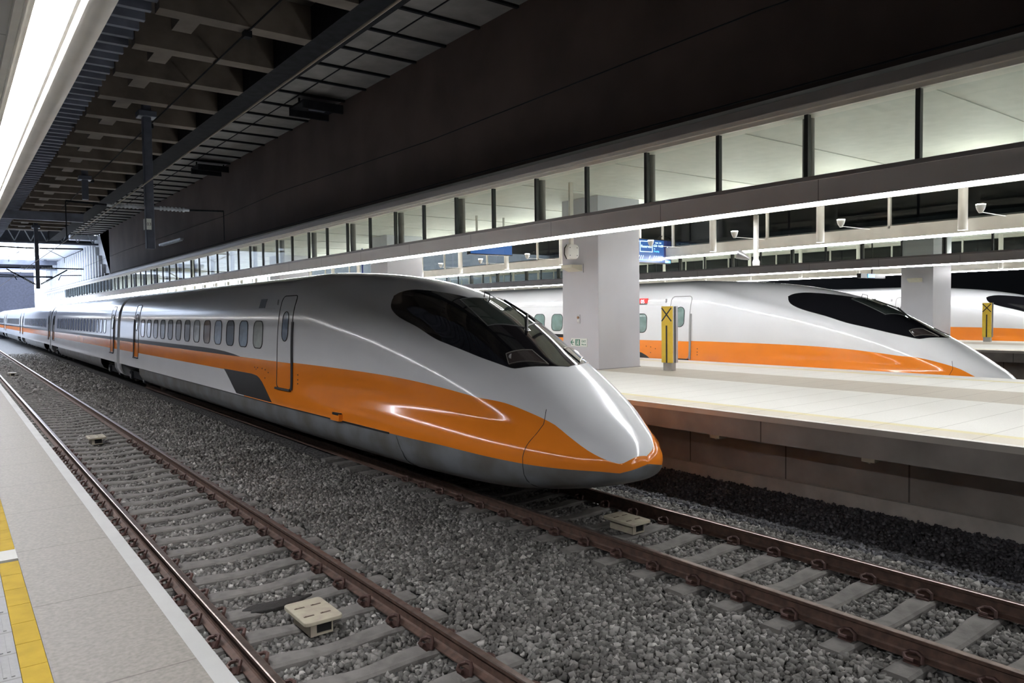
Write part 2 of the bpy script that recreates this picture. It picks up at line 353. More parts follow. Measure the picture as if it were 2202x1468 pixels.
# ================================================================== ISLAND PLATFORMS
def island(px, canopy_label, plat_label, light_label, ymax, detail=True):
    X0, X1 = 9.44+px, 17.95+px-(1.0 if px else 0)
    p = empty('platform', (X0, 0, 0)); tag(p, plat_label, 'platform')
    m = tilemat('island_paving', [(X0, X0+.55, (.62, .57, .47)), (X0+.55, X0+.72, (.66, .60, .36)), (X0+4.0, X0+5.9, (.47, .43, .36)), (X1-.9, X1-.65, (.66, .60, .36))], (.68, .67, .62), joint=.62, speck=.04)
    b = MB(); b.box(X0+.12, X1, Y0+.02, ymax, 1.1, ZP); b.build('paving', m, p)
    b = MB(); b.box(X0, X0+.12, Y0+.02, ymax, 1.17, ZP+.002); b.build('edge_strip', FASCW, p)
    b = MB(); b.box(X0+.02, X1-.02, Y0+.02, ymax, .86, 1.17); b.build('edge_beam', panelmat('edge_beam_concrete', (.30, .28, .26), 3.4, off=.3), p)
    b = MB(); b.box(X0+1.05, X1-1.05, Y0+.02, ymax, -.6, .86); b.build('wall_face', panelmat('wall_concrete', (.31, .285, .26), 1.9, line=.025, dark=.3, off=.85), p)
    b = MB(); b.box(X0+.95, X1-.95, Y0+.02, ymax, -.6, .12); b.build('wall_plinth', mat('plinth_concrete', (.46, .44, .40), .8, var=.15), p)
    # canopy
    c = empty('platform_canopy', (9.95+px, 0, 4.3)); tag(c, canopy_label, 'canopy')
    a, z = 9.95+px, 16.9+px
    b = MB(); b.box(a, a+.12, Y0, ymax, 4.33, 4.66); b.box(a-.03, a+.3, Y0, ymax, 4.64, 4.70, 1)
    b.build('lower_fascia', [panelmat('fascia_panels', (.60, .57, .54), 2.95, line=.015, dark=.4, var=.04), FASC], c)
    b = MB(); b.box(a-.06, a+.5, Y0, ymax, 5.66, 5.72); b.box(a-.10, a+.1, Y0, ymax, 5.72, 5.86, 1); b.box(a, a+.3, Y0, ymax, 5.60, 5.66)
    b.build('head_beam', [HEADW, FASC], c)
    b = MB(); b.box(z-.12, z, Y0, ymax, 4.32, 4.60); b.box(z-.02, z+.1, Y0, ymax, 5.66, 5.86); b.build('far_fascia', FASCW, c)
    b = MB(); b.box(a, z, Y0, ymax, 5.80, 5.95)
    y = 1.66
    while y < ymax: b.box(a+.4, z-.3, y, y+.10, 5.785, 5.80); y += 3.1
    b.build('canopy_ceiling', CEILW, c)
    # glazing: one pane per bay
    gb = MB(); gb.box(a+.05, a+.065, .03, 1.52, 4.70, 5.62); g0 = gb.build('glass_pane', GLASS, c)
    mb = MB(); mb.box(a+.02, a+.1, -.03, .03, 4.66, 5.66); m0 = mb.build('mullion', MULL, c)
    cb = MB(); cb.tube([(a+.30, .13, 4.6), (a+.30, .13, 5.8)], .085, 14); k0 = cb.build('thick_post', FASC, c, smooth=True)
    gf = MB(); gf.box(z-.065, z-.05, .03, 3.08, 4.60, 5.66); f0 = gf.build('glass_pane', GLASS, c)
    pf = MB(); pf.box(z-.12, z-.06, -.03, .03, 4.55, 5.7); q0 = pf.build('slim_post', FASCW, c)
    kf = MB(); kf.tube([(z-.35, .0, 4.35), (z-.35, .0, 5.8)], .09, 14); r0 = kf.build('round_post', FASCW, c, smooth=True)
    n = int((ymax-1.)/1.555)
    st = 4.56-1.555*4
    def put(o, y, first):
        q = o if first else o.copy()
        if not first: COL.objects.link(q)
        q.location = (o.location.x, 0, o.location.z); q.location.y = y
    nb = min(60, int((ymax-st)/1.555))
    for i in range(nb):
        y = st+i*1.555
        put(g0, y, i == 0)
    for i in range(nb):
        y = st+i*1.555
        put(m0, y, i == 0)
    for i in range(nb//2):
        put(k0, st+1.555+i*3.11, i == 0)
    for i in range(nb//2):
        put(f0, st+i*3.11, i == 0); 
    for i in range(nb//2):
        put(q0, st+.6+i*3.11, i == 0); 
    for i in range(nb//2):
        put(r0, st+2.1+i*3.11, i == 0)
    # strip lights under both edges
    s = empty('strip_light', (a, 0, 4.3)); tag(s, light_label, 'light')
    b = MB(); y = Y0
    while y < ymax-1: b.box(a+.0, a+.09, y, y+1.77, 4.28, 4.33); y += 1.8
    b.build('light_tube', LEDW, s)
    b = MB(); b.box(a+.1, a+.16, Y0, ymax, 4.28, 4.40); b.build('housing', FASCW, s)
    s2 = empty('strip_light', (z, 0, 4.3)); tag(s2, light_label.replace('near', 'far'), 'light')
    b = MB(); y = Y0
    while y < ymax-1: b.box(z-.12, z-.04, y, y+1.77, 4.27, 4.32); y += 1.8
    b.build('light_tube', LEDW, s2)
    b = MB(); b.box(z-.04, z, Y0, ymax, 4.27, 4.34); b.build('housing', FASCW, s2)
    # uplights on the far ledge
    proto = None
    for i in range(14):
        y = 3.2+i*2.75
        if proto is None:
            e = empty('uplight', (z-1.35, y, 4.62)); 
            b = MB(); b.tube([(z-1.35, y, 4.55), (z-1.35, y, 4.62), (z-1.35, y, 4.70)], [.03, .07, .09], 16); b.build('lamp_bowl', PW, e, smooth=True)
            b = MB(); b.tube([(z-1.35, y, 4.70), (z-1.35, y, 4.715)], .08, 16); b.build('lens', UPL, e)
            b = MB(); b.bar((z-1.35, y, 4.57), (z-.1, y, 4.57), .014); b.build('bracket', PW, e)
            proto = e; ee = e
        else:
            ee = copy_tree(proto); ee.location = (z-1.35, y, 4.62)
        tag(ee, 'small round uplight on a bracket inside the '+('first' if px == 0 else 'second')+' island canopy', 'light', 'uplights inside the '+('first' if px == 0 else 'second')+' island canopy')
    return p, c
PX2 = 19.2
island(0, 'long glazed canopy with grey fascia over the first island platform', 'first island platform beside the nearest train, pale paving with a beige band', 'thin bright light line on the near edge of the first island canopy', 112)
island(PX2, 'second glazed canopy with dark fascia, behind the middle train', 'second island platform behind the middle train', 'thin bright light line on the near edge of the second island canopy', 100)

# pillars
def pillar(x, y, w, d, z1, label):
    e = empty('pillar', (x+w/2, y+d/2, ZP)); tag(e, label, 'pillar')
    b = MB(); b.box(x, x+w, y, y+d, ZP, z1); b.build('shaft', PILL, e, bevel=.012)
    b = MB(); b.box(x-.012, x+w+.012, y-.012, y+d+.012, ZP, ZP+.02); b.build('base_joint', mat('joint_grey', (.3, .3, .31), .6), e)
    return e
PA = pillar(13.58, 14.23, 1.55, 1.42, 5.8, 'broad grey pillar on the first island platform carrying a small exit sign')
pillar(13.58, 25.9, 1.55, 1.42, 5.8, 'grey pillar rising behind the roof of the nearest train')
pillar(13.58, 37.6, 1.55, 1.42, 5.8, 'third grey pillar on the first island platform, mostly behind the nearest train')
pillar(33.0, 14.4, 1.7, 1.32, 5.8, 'distant grey pillar behind the nose of the middle train')

# exit sign on the pillar's track side
def exit_sign(x, y, z, label):
    e = empty('exit_sign', (x, y, z)); tag(e, label, 'sign')
    b = MB(); b.box(x-.015, x, y-.32, y+.32, z-.11, z+.11); b.build('plate', SIGNW, e, bevel=.003)
    b = MB(); b.bar((x-.017, y+.32, z), (x-.017, y+.20, z), .004, .022); b.bar((x-.017, y+.325, z), (x-.017, y+.25, z+.07), .004, .022); b.bar((x-.017, y+.325, z), (x-.017, y+.25, z-.07), .004, .022)
    b.build('arrow', GREEN, e)
    b = MB(); b.box(x-.018, x-.014, y-.04, y+.14, z-.085, z+.085); b.build('door_symbol', GREEN, e)
    m = MB(); m.box(x-.020, x-.017, y+.0, y+.03, z-.07, z+.07); m.box(x-.020, x-.017, y+.055, y+.09, z-.01, z+.04); m.bar((x-.019, y+.07, z-.005), (x-.019, y+.10, z-.07), .004, .02); m.bar((x-.019, y+.07, z-.005), (x-.019, y+.045, z-.06), .004, .02)
    m.tube([(x-.020, y+.08, z+.06), (x-.017, y+.08, z+.06)], .016, 10); m.build('running_figure', SIGNW, e)
    text('EXIT', .085, GREEN, e, (x-.017, y-.19, z+.03), (0, -1, 0), (0, 0, 1)); text('Way out', .05, GREEN, e, (x-.017, y-.19, z-.05), (0, -1, 0), (0, 0, 1))
exit_sign(13.58, 14.98, 1.95, 'small white and green exit sign on the near pillar')
exit_sign(33.0, 15.1, 1.95, 'small exit sign on the distant pillar')
def call_plate(x, y, z, label):
    e = empty('push_button', (x, y, z)); tag(e, label, 'button')
    b = MB(); b.box(x-.02, x, y-.06, y+.06, z-.12, z+.12); b.build('plate', SILV, e, bevel=.004)
    b = MB(); b.tube([(x-.035, y, z+.04), (x-.02, y, z+.04)], .035, 14); b.build('button', mat('button_brown', (.25, .13, .06), .4), e)
    b = MB(); b.tube([(x-.03, y, z-.05), (x-.02, y, z-.05)], .022, 12); b.build('keyhole', PW, e)
call_plate(13.58, 15.0, 2.58, 'small call button plate on the near pillar above the exit sign')
def wedge_lamp(x, y, z, label):
    e = empty('wall_lamp', (x, y, z)); tag(e, label, 'lamp')
    b = MB(); v = [(x, y-.28, z-.10), (x, y+.28, z-.10), (x, y+.28, z+.08), (x, y-.28, z+.08), (x-.34, y-.22, z+.0), (x-.34, y+.22, z+.0), (x-.34, y+.22, z+.08), (x-.34, y-.22, z+.08)]
    b.add(v, [(0,1,2,3),(7,6,5,4),(0,4,5,1),(1,5,6,2),(2,6,7,3),(3,7,4,0)]); b.build('housing', mat('lamp_cream', (.62, .60, .48), .4, var=.05), e, bevel=.008)
    b = MB(); b.box(x-.02, x+.0, y-.31, y+.31, z-.13, z+.10); b.build('back_plate', PILL, e)
wedge_lamp(13.58, 15.1, 3.95, 'cream wedge lamp on the near pillar just below the canopy')
wedge_lamp(33.0, 15.1, 3.9, 'cream wedge lamp on the distant pillar')

# loudspeaker box hanging in front of the pillar
e = empty('speaker', (11.6, 12.9, 4.2)); tag(e, 'white rounded speaker box hanging before the near pillar', 'speaker')
cxs, cys, czs = 11.72, 13.1, 4.19
b = MB(); R = .17; pol = []
for k in range(24):
    a = k*2*math.pi/24; ca, sa = math.cos(a), math.sin(a); r = .17/((abs(ca)**4+abs(sa)**4)**.25); pol.append((cxs+r*ca, czs+r*sa))
b.prism(pol, cys, cys+.14); b.build('speaker_box', PW, e, bevel=.02)
b = MB(); b.box(cxs-.05, cxs+.05, cys+.05, cys+.11, czs+.16, 5.8); b.build('hanger', FASCW, e)
b = MB()
for dx in (-.11, .11):
    for dz in (-.09, .09): b.tube([(cxs+dx, cys-.006, czs+dz), (cxs+dx, cys, czs+dz)], .012, 8)
b.build('screw', INKG, e)
b = MB(); b.tube([(cxs-.12, cys+.1, czs+.16), (cxs-.19, cys+.1, czs+.08), (cxs-.2, cys+.1, czs-.06), (cxs-.13, cys+.1, czs-.17)], .012, 8); b.build('cable', RUBBER, e)

# white pole hanging from the canopy with a lamp bowl
e = empty('hanging_pole', (10.62, 7.40, 3.6)); tag(e, 'white round pole with a dish lamp hanging under the first canopy', 'pole')
b = MB(); b.tube([(10.62, 7.40, 3.60), (10.62, 7.40, 4.34)], .042, 14); b.bar((10.07, 7.40, 4.37), (10.62, 7.40, 4.37), .05); b.build('pole_shaft', FASCW, e, smooth=True)
b = MB(); b.tube([(10.62, 7.40, 3.52), (10.62, 7.40, 3.58), (10.62, 7.40, 3.62)], [.055, .06, .045], 14); b.build('pole_end', PW, e, smooth=True)
b = MB(); b.tube([(10.56, 7.48, 3.63), (10.50, 7.56, 3.68), (10.46, 7.64, 3.72)], [.02, .06, .08], 14); b.build('dish', SILV, e, smooth=True)

# displays
def display(x0, x1, y, z0, z1, label, num=True, full=True):
    e = empty('train_display', ((x0+x1)/2, y, z0)); tag(e, label, 'display')
    W = x1-x0; H = z1-z0
    b = MB(); b.box(x0-.03, x1+.03, y, y+.16, z0-.03, z1+.03); b.build('casing', BLACK, e, bevel=.008)
    xs = x1-.30*1.0
    b = MB(); b.box(x0, xs, y-.006, y, z0, z1); b.build('blue_screen', SCRB, e)
    b = MB(); b.box(xs, x1, y-.006, y, z0, z1); b.build('navy_screen', SCRN, e)
    b = MB(); b.bar((x0+.3, y+.08, z1), (x0+.3, y+.08, 5.8), .05); b.bar((x1-.25, y+.08, z1), (x1-.25, y+.08, 5.8), .05); b.build('hanger', FASCW, e)
    if full:
        text('1', .42, SCRT, e, ((xs+x1)/2, y-.009, z0+H*.5), (1,0,0), (0,0,1), name='platform_number')
        b = MB(); b.box(xs+.05, x1-.02, y-.009, y-.006, z0+.0, z0+.07); b.build('cyan_bar', SCRC, e)
        bx0, bx1, bz0, bz1 = xs-1.0, xs-.48, z0+H*.45, z1-.04
        b = MB()
        for q in ((bx0, bx1, bz0, bz0+.018), (bx0, bx1, bz1-.018, bz1), (bx0, bx0+.018, bz0, bz1), (bx1-.018, bx1, bz0, bz1)): b.box(q[0], q[1], y-.009, y-.006, q[2], q[3])
        b.build('box_outline', SCRT, e)
        text('Reserved', .115, SCRT, e, ((bx0+bx1)/2, y-.009, (bz0+bz1)/2), (1,0,0), (0,0,1))
        text('TRAIN   TIME', .045, SCRT, e, (xs-.24, y-.009, z1-.08), (1,0,0), (0,0,1))
        text('658  16:20', .095, SCRT, e, (xs-.24, y-.009, z1-.165), (1,0,0), (0,0,1))
        text('To', .05, SCRT, e, (xs-.40, y-.009, z1-.25), (1,0,0), (0,0,1)); text('Zuoying', .07, SCRC, e, (xs-.32, y-.009, z1-.32), (1,0,0), (0,0,1))
        b = MB(); b.box(x0+.02, xs-.08, y-.009, y-.006, z0+.05, z0+.075); b.build('cyan_line', SCRC, e)
        b = MB()
        for k, q in enumerate((.06, .14, .22, .5, .68, .76, .84, .92, 1.0)):
            xx = xs-1.13+q; b.bar((xx, y-.008, z0+.09), (xx+.05, y-.008, z0+.19), .016, .004, upv=(0,1,0))
        b.build('station_marks', SCRT, e)
        b = MB(); b.tube([(x1-.5, y+.1, z1+.02), (x1-.35, y+.1, z1+.12), (x1-.2, y+.1, z1+.14)], .018, 8); b.tube([(x1-.15, y+.05, z1+.17), (x1+.12, y+.05, z1+.10), (x1+.24, y+.05, z1-.02), (x1+.16, y+.05, z1-.13), (x1+.03, y+.05, z1-.14)], .018, 8); b.build('cable', RUBBER, e, smooth=True)
    else:
        text('Out of service', .12, SCRT, e, (xs-.42, y-.009, z0+H*.6), (1,0,0), (0,0,1))
        b = MB(); b.box(xs, x1, y-.009, y-.006, z0, z1); b.build('end_panel', SCRB, e)
    return e
display(15.5, 17.0, 14.75, 4.16, 4.80, 'blue train display showing Reserved and a large 1 beside the near pillar')
display(13.0, 14.6, 19.3, 4.62, 5.1, 'dark blue display with white lettering left of the near pillar under the canopy', full=False)
b = MB(); e = empty('train_display', (16.8, 33, 4.1)); tag(e, 'tiny glowing blue display far along the first island platform', 'display')
b.box(15.0, 16.2, 32, 32.15, 4.05, 4.28); b.box(15.5, 15.55, 32.05, 32.1, 4.28, 5.8); b.build('casing', SCRN, e); b = MB(); b.box(15.0, 15.4, 31.99, 32.0, 4.08, 4.26); b.build('cyan_patch', SCRC, e)
e = empty('train_display', (34.5, 12, 4.1)); tag(e, 'small dark display with a blue glow under the second canopy', 'display')
b = MB(); b.box(33.0, 35.2, 17.5, 17.7, 4.1, 4.3); b.box(34.1, 34.15, 17.55, 17.6, 4.3, 5.8); b.build('casing', BLACK, e); b = MB(); b.box(33.6, 34.2, 17.48, 17.5, 4.12, 4.28); b.build('blue_patch', SCRC, e)

# yellow marker posts
def marker(x, y, label):       # x, y: the near right-hand corner of the yellow face, which looks towards the tracks
    e = empty('marker_post', (x+.2, y+.2, ZP)); tag(e, label, 'marker post'); w = .34
    b = MB(); b.box(x+.03, x+.20, y+.04, y+w-.03, ZP, ZP+.22); b.build('base', mat('base_grey', (.36, .35, .33), .5, var=.1), e)
    b = MB(); b.box(x, x+.05, y, y+w, ZP+.2, ZP+1.64); b.build('yellow_face', YEL, e, bevel=.004)
    b = MB(); b.box(x+.05, x+.10, y+.01, y+w-.01, ZP+.2, ZP+1.63); b.box(x+.10, x+.16, y+.03, y+w-.03, ZP+.2, ZP+1.63, 1); b.box(x+.16, x+.24, y+.0, y+w, ZP+.2, ZP+1.64)
    b.build('silver_body', [SILV, mat('body_dark_grey', (.22, .22, .23), .4, .6)], e, bevel=.004)  # darker grey band between the two silver layers
    b = MB(); b.bar((x-.002, y+.01, ZP+1.26), (x-.002, y+w-.01, ZP+1.60), .035, .004, upv=(1, 0, 0)); b.bar((x-.002, y+.01, ZP+1.60), (x-.002, y+w-.01, ZP+1.26), .035, .004, upv=(1, 0, 0)); b.build('cross_mark', BLACK, e)
    b = MB(); b.box(x-.004, x, y+w/2-.025, y+w/2+.025, ZP+.2, ZP+1.15); b.build('bar_mark', BLACK, e)
marker(14.62, 12.66, 'yellow marker post with a black cross on the first island platform')
marker(34.9, 12.9, 'smaller looking yellow marker post with a black cross on the far island platform')

# small boxes under the platform edge
for y, l in ((7.37, 'small beige box under the platform edge, the one nearer the train nose'), (4.93, 'small beige box under the platform edge, the one nearer the right frame side')):
    b = MB(); b.box(9.50, 9.72, y-.09, y+.09, .80, .86); b.box(9.53, 9.69, y-.02, y+.02, .78, .80); tag(b.build('junction_box', CREAM, bevel=.004), l, 'box')

# ================================================================== TRACK
XA, XB = 2.70, 7.28
def rail(x, y0, y1, label, side):
    e = empty('rail', (x, 0, 0)); tag(e, label, 'rail')
    prof = [(-.0725, -.174), (.0725, -.174), (.0725, -.162), (.02, -.145), (.009, -.13), (.009, -.05), (.03, -.038), (.034, -.006), (-.034, -.006), (-.03, -.038), (-.009, -.05), (-.009, -.13), (-.02, -.145), (-.0725, -.162)]
    b = MB(); b.prism([(x+p, z) for p, z in prof], y0, y1); b.build('rail_web', RUST, e)
    b = MB(); g = side
    b.prism([(x-.034, -.006), (x+.034, -.006), (x+.034, -.004), (x+.024, 0), (x-.024, 0), (x-.034, -.004)], y0, y1); b.build('rail_head', STEEL, e)
rail(XA-.7525, -6, 128, 'rusty rail along the left platform edge', 1)
rail(XA+.7525, -6, 128, 'rusty rail of the empty track, on the side towards the nearest train', -1)
rail(XB-.7525, -6, 34, 'near rail running out from under the nearest train', 1)
rail(XB+.7525, -6, 34, 'far rail running out beside the island platform wall', -1)

def sleeper_mesh():
    L, N = 1.18, 20; v = []; f = []
    for i in range(N+1):
        x = -L+2*L*i/N; t = abs(x)
        zt_ = -.178 if t > .52 else -.178-.03*(.5+.5*math.cos(math.pi*t/.52))
        w_ = .13 if t > .5 else .13-.02*(.5+.5*math.cos(math.pi*t/.5))
        v += [(x, -w_, -.36), (x, -w_+.01, zt_-.02), (x, -w_+.035, zt_), (x, w_-.035, zt_), (x, w_-.01, zt_-.02), (x, w_, -.36)]
    for i in range(N):
        for k in range(6):
            a = i*6+k; c = i*6+(k+1) % 6; f.append((a, c, c+6, a+6))
    f += [tuple(range(6))[::-1], tuple(N*6+k for k in range(6))]
    return v, f
SV, SF = sleeper_mesh()
def clip_mb(x):
    b = MB(); s = 1 if x > 0 else -1
    pts = [(x, -.055, -.17), (x+.012, -.05, -.135), (x+.03, -.01, -.125), (x+.025, .035, -.13), (x-.01, .055, -.14), (x-.035, .03, -.15), (x-.03, -.015, -.152)]
    b.tube([(x+(p[0]-x)*1.5, p[1]*1.35, -.17+(p[2]+.17)*1.6) for p in pts], .018, 7)
    b.box(x-.045, x+.045, -.065, .065, -.186, -.165)
    return b
sl = empty('sleeper', (0, 0, 0)); bb = MB(); bb.add(SV, SF); bb.build('sleeper_block', SLEEP, sl)
CL = []
for rx in (-.7525, .7525):
    for dx in (-.115, .115): clip_mb(rx+dx).build('rail_clip', CLIP, sl, smooth=True)
sp = empty('sleeper', (0, 0, -5)); bb = MB(); bb.add(SV, SF); 
plain = bb.build('sleeper', SLEEP); bpy.data.objects.remove(sp)
def lay(xc, ys, label, group, ydet, used):
    for y in ys:
        if y < ydet:
            o = sl if not used[0] else copy_tree(sl); used[0] = True
        else:
            o = plain if not used[1] else plain.copy()
            if used[1]: COL.objects.link(o)
            used[1] = True
        o.location = (xc, y, 0); tag(o, label, 'sleeper', group)
U = [False, False]
ysA = [2.0+.625*i for i in range(0, 92)]; ysB = [1.17+.585*i for i in range(0, 24)]
lay(XA, ysA, 'pale concrete sleeper of the empty track next to the left platform', 'concrete sleepers of the empty left track', 20, U)
lay(XB, ysB, 'pale concrete sleeper in front of and under the nearest train nose', 'concrete sleepers of the track under the nearest train', 12, U)

# --- ballast
def stones():
    ph = (1+5**.5)/2
    ico = np.array([(-1,ph,0),(1,ph,0),(-1,-ph,0),(1,-ph,0),(0,-1,ph),(0,1,ph),(0,-1,-ph),(0,1,-ph),(ph,0,-1),(ph,0,1),(-ph,0,-1),(-ph,0,1)], float)/math.sqrt(1+ph*ph)
    icf = np.array([(0,11,5),(0,5,1),(0,1,7),(0,7,10),(0,10,11),(1,5,9),(5,11,4),(11,10,2),(10,7,6),(7,1,8),(3,9,4),(3,4,2),(3,2,6),(3,6,8),(3,8,9),(4,9,5),(2,4,11),(6,2,10),(8,6,7),(9,8,1)])
    cu = np.array([(-1,-1,-1),(1,-1,-1),(1,1,-1),(-1,1,-1),(-1,-1,1),(1,-1,1),(1,1,1),(-1,1,1)], float)*.66
    cuf = np.array([(0,2,1),(0,3,2),(4,5,6),(4,6,7),(0,1,5),(0,5,4),(1,2,6),(1,6,5),(2,3,7),(2,7,6),(3,0,4),(3,4,7)])
    oc = np.array([(1,0,0),(-1,0,0),(0,1,0),(0,-1,0),(0,0,1),(0,0,-1)], float)
    ocf = np.array([(0,2,4),(2,1,4),(1,3,4),(3,0,4),(2,0,5),(1,2,5),(3,1,5),(0,3,5)])
    def place(x0, x1, y0, y1, pitch, r0, r1):
        nx, ny = int((x1-x0)/pitch), int((y1-y0)/pitch)
        gx, gy = np.meshgrid(np.arange(nx), np.arange(ny)); n = gx.size
        x = x0+(gx.ravel()+RNG.uniform(0, 1, n))*pitch; y = y0+(gy.ravel()+RNG.uniform(0, 1, n))*pitch
        keep = np.ones(n, bool)
        for xc, ys in ((XA, ysA), (XB, ysB)):
            d = np.abs(y[:, None]-np.array(ys)[None]).min(1)
            keep &= ~((np.abs(x-xc) < 1.25) & (d < .135))
            for s in (-1, 1): keep &= ~(np.abs(x-xc-s*.7525) < .055)
        keep &= ~((x > 6.0) & (x < 8.6) & (y > 13))
        x, y = x[keep], y[keep]; n = len(x)
        z = -.232+RNG.uniform(-.018, .02, n)
        for xc in (XA, XB): z = np.where(np.abs(x-xc) < 1.15, z-.012, z)
        z = np.where((x > 3.78) & (x < 6.2), z+.028, z); z = np.where(x > 9.0, z+np.clip((x-9.0)*.1, 0, .13), z)
        return x, y, z, RNG.uniform(r0, r1, n)
    def emit(sets, V0, F0, name, m, label):
        AV = []; 
        for x, y, z, r in sets:
            n = len(x); k = len(V0)
            q = RNG.normal(size=(n, 4)); q /= np.linalg.norm(q, axis=1)[:, None]; a, b_, c, d = q.T
            R = np.stack([np.stack([1-2*(c*c+d*d), 2*(b_*c-a*d), 2*(b_*d+a*c)], -1), np.stack([2*(b_*c+a*d), 1-2*(b_*b_+d*d), 2*(c*d-a*b_)], -1), np.stack([2*(b_*d-a*c), 2*(c*d+a*b_), 1-2*(b_*b_+c*c)], -1)], 1)
            V = V0[None]*RNG.uniform(.62, 1.25, (n, k, 1))+RNG.uniform(-.22, .22, (n, k, 3))*np.stack([np.ones(n), RNG.uniform(.65, .95, n), RNG.uniform(.5, .85, n)], -1)[:, None, :]
            V = np.einsum('nij,nkj->nki', R, V)*r[:, None, None]+np.stack([x, y, z], -1)[:, None, :]
            AV.append(V.reshape(-1, 3))
        AV = np.concatenate(AV); n = len(AV)//len(V0)
        FF = (F0[None]+(np.arange(n)*len(V0))[:, None, None]).reshape(-1, 3)
        me = bpy.data.meshes.new(name); me.vertices.add(len(AV)); me.vertices.foreach_set('co', AV.ravel())
        me.loops.add(FF.size); me.loops.foreach_set('vertex_index', FF.ravel().astype(np.int32)); me.polygons.add(len(FF))
        me.polygons.foreach_set('loop_start', np.arange(0, FF.size, 3, dtype=np.int32)); me.polygons.foreach_set('loop_total', np.full(len(FF), 3, dtype=np.int32))
        me.update(); me.validate(); me.materials.append(m)
        o = bpy.data.objects.new(name, me); COL.objects.link(o); tag(o, label, 'ballast', kind='stuff')
    S1 = [place(1.0, 8.95, 1.6, 15, .042, .022, .038), place(1.0, 8.95, 1.6, 15, .10, .032, .046)]
    emit(S1, cu, cuf, 'ballast', STONE, 'grey crushed stone ballast around the tracks in the foreground')
    emit([place(1.0, 9.0, 15, 34, .066, .034, .056)], oc, ocf, 'ballast', STONE, 'grey ballast around the tracks further along the train')
    emit([place(1.0, 9.0, 34, 72, .12, .06, .095)], oc, ocf, 'ballast', STONE, 'grey ballast far along the tracks beside the middle cars of the nearest train')
    emit([place(8.95, 10.4, 1.2, 15, .042, .022, .038)], cu, cuf, 'ballast', STONED, 'darker ballast at the foot of the island platform wall')
stones()
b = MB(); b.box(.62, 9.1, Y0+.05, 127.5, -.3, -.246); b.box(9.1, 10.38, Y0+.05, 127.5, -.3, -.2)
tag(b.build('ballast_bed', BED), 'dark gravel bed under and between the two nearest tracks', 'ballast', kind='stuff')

# transponder boxes between the rails
def transponder(x, y, label, w=.19, l=.29):
    e = empty('track_transponder', (x, y, -.19)); tag(e, label, 'track device')
    def rr(hw, hl, r):
        P = []
        for cx_, cy_, a0 in ((hw-r, hl-r, 0), (-hw+r, hl-r, 90), (-hw+r, -hl+r, 180), (hw-r, -hl+r, 270)):
            for k in range(5):
                a = math.radians(a0+k*22.5); P.append((x+cx_+r*math.cos(a), y+cy_+r*math.sin(a)))
        return P
    b = MB(); b.prismz(rr(w, l, .05), -.062, -.025); b.build('top_plate', CREAM, e, bevel=.006)
    b = MB(); b.box(x-w*.62, x-w*.56, y-l*.78, y+l*.7, -.19, -.062); b.box(x+w*.50, x+w*.56, y-l*.78, y+l*.7, -.19, -.062); b.box(x-w*.56, x+w*.5, y-l*.78, y+l*.7, -.19, -.17); b.box(x-w*.62, x-w*.30, y-l*.80, y-l*.74, -.19, -.062)
    b.build('support_box', CREAM, e)
    SLM = mat('slot_brown', (.10, .07, .05), .7)
    for dx in (-.09, .075):
        for dy in (-.13, .11): b = MB(); b.box(x+dx-.05, x+dx+.05, y+dy-.012, y+dy+.012, -.030, -.0235); b.tube([(x+dx-.03, y+dy, -.0235), (x+dx-.03, y+dy, -.020)], .011, 8); b.build('slot', SLM, e)
    b = MB(); b.box(x-w*.5, x+w*.5, y-l*.72, y+l*.65, -.17, -.065); b.build('dark_core', DARKV, e)
transponder(2.72, 6.86, 'cream plastic device on the empty track in the foreground')
transponder(2.72, 20.1, 'cream device between the rails in the middle distance of the empty track')
transponder(2.55, 46.0, 'tiny cream device far along the empty track')
transponder(7.35, 7.18, 'cream plastic device between the rails in front of the train nose')
# greasy patch across the sleepers
b = MB(); P = []
for k in range(26):
    a = k*2*math.pi/26; r = 1+.18*math.sin(3*a+1)+.08*math.sin(7*a); P.append((2.62+.34*r*math.cos(a), 7.62+.10*r*math.sin(a)))
b.prismz(P, -.215, -.172); tag(b.build('grease_pad', mat('grease_black', (.02, .018, .016), .6, var=.3, scale=30, bump=.6), bevel=.01), 'dark greasy pad lying on the sleepers behind the foreground device', 'debris')

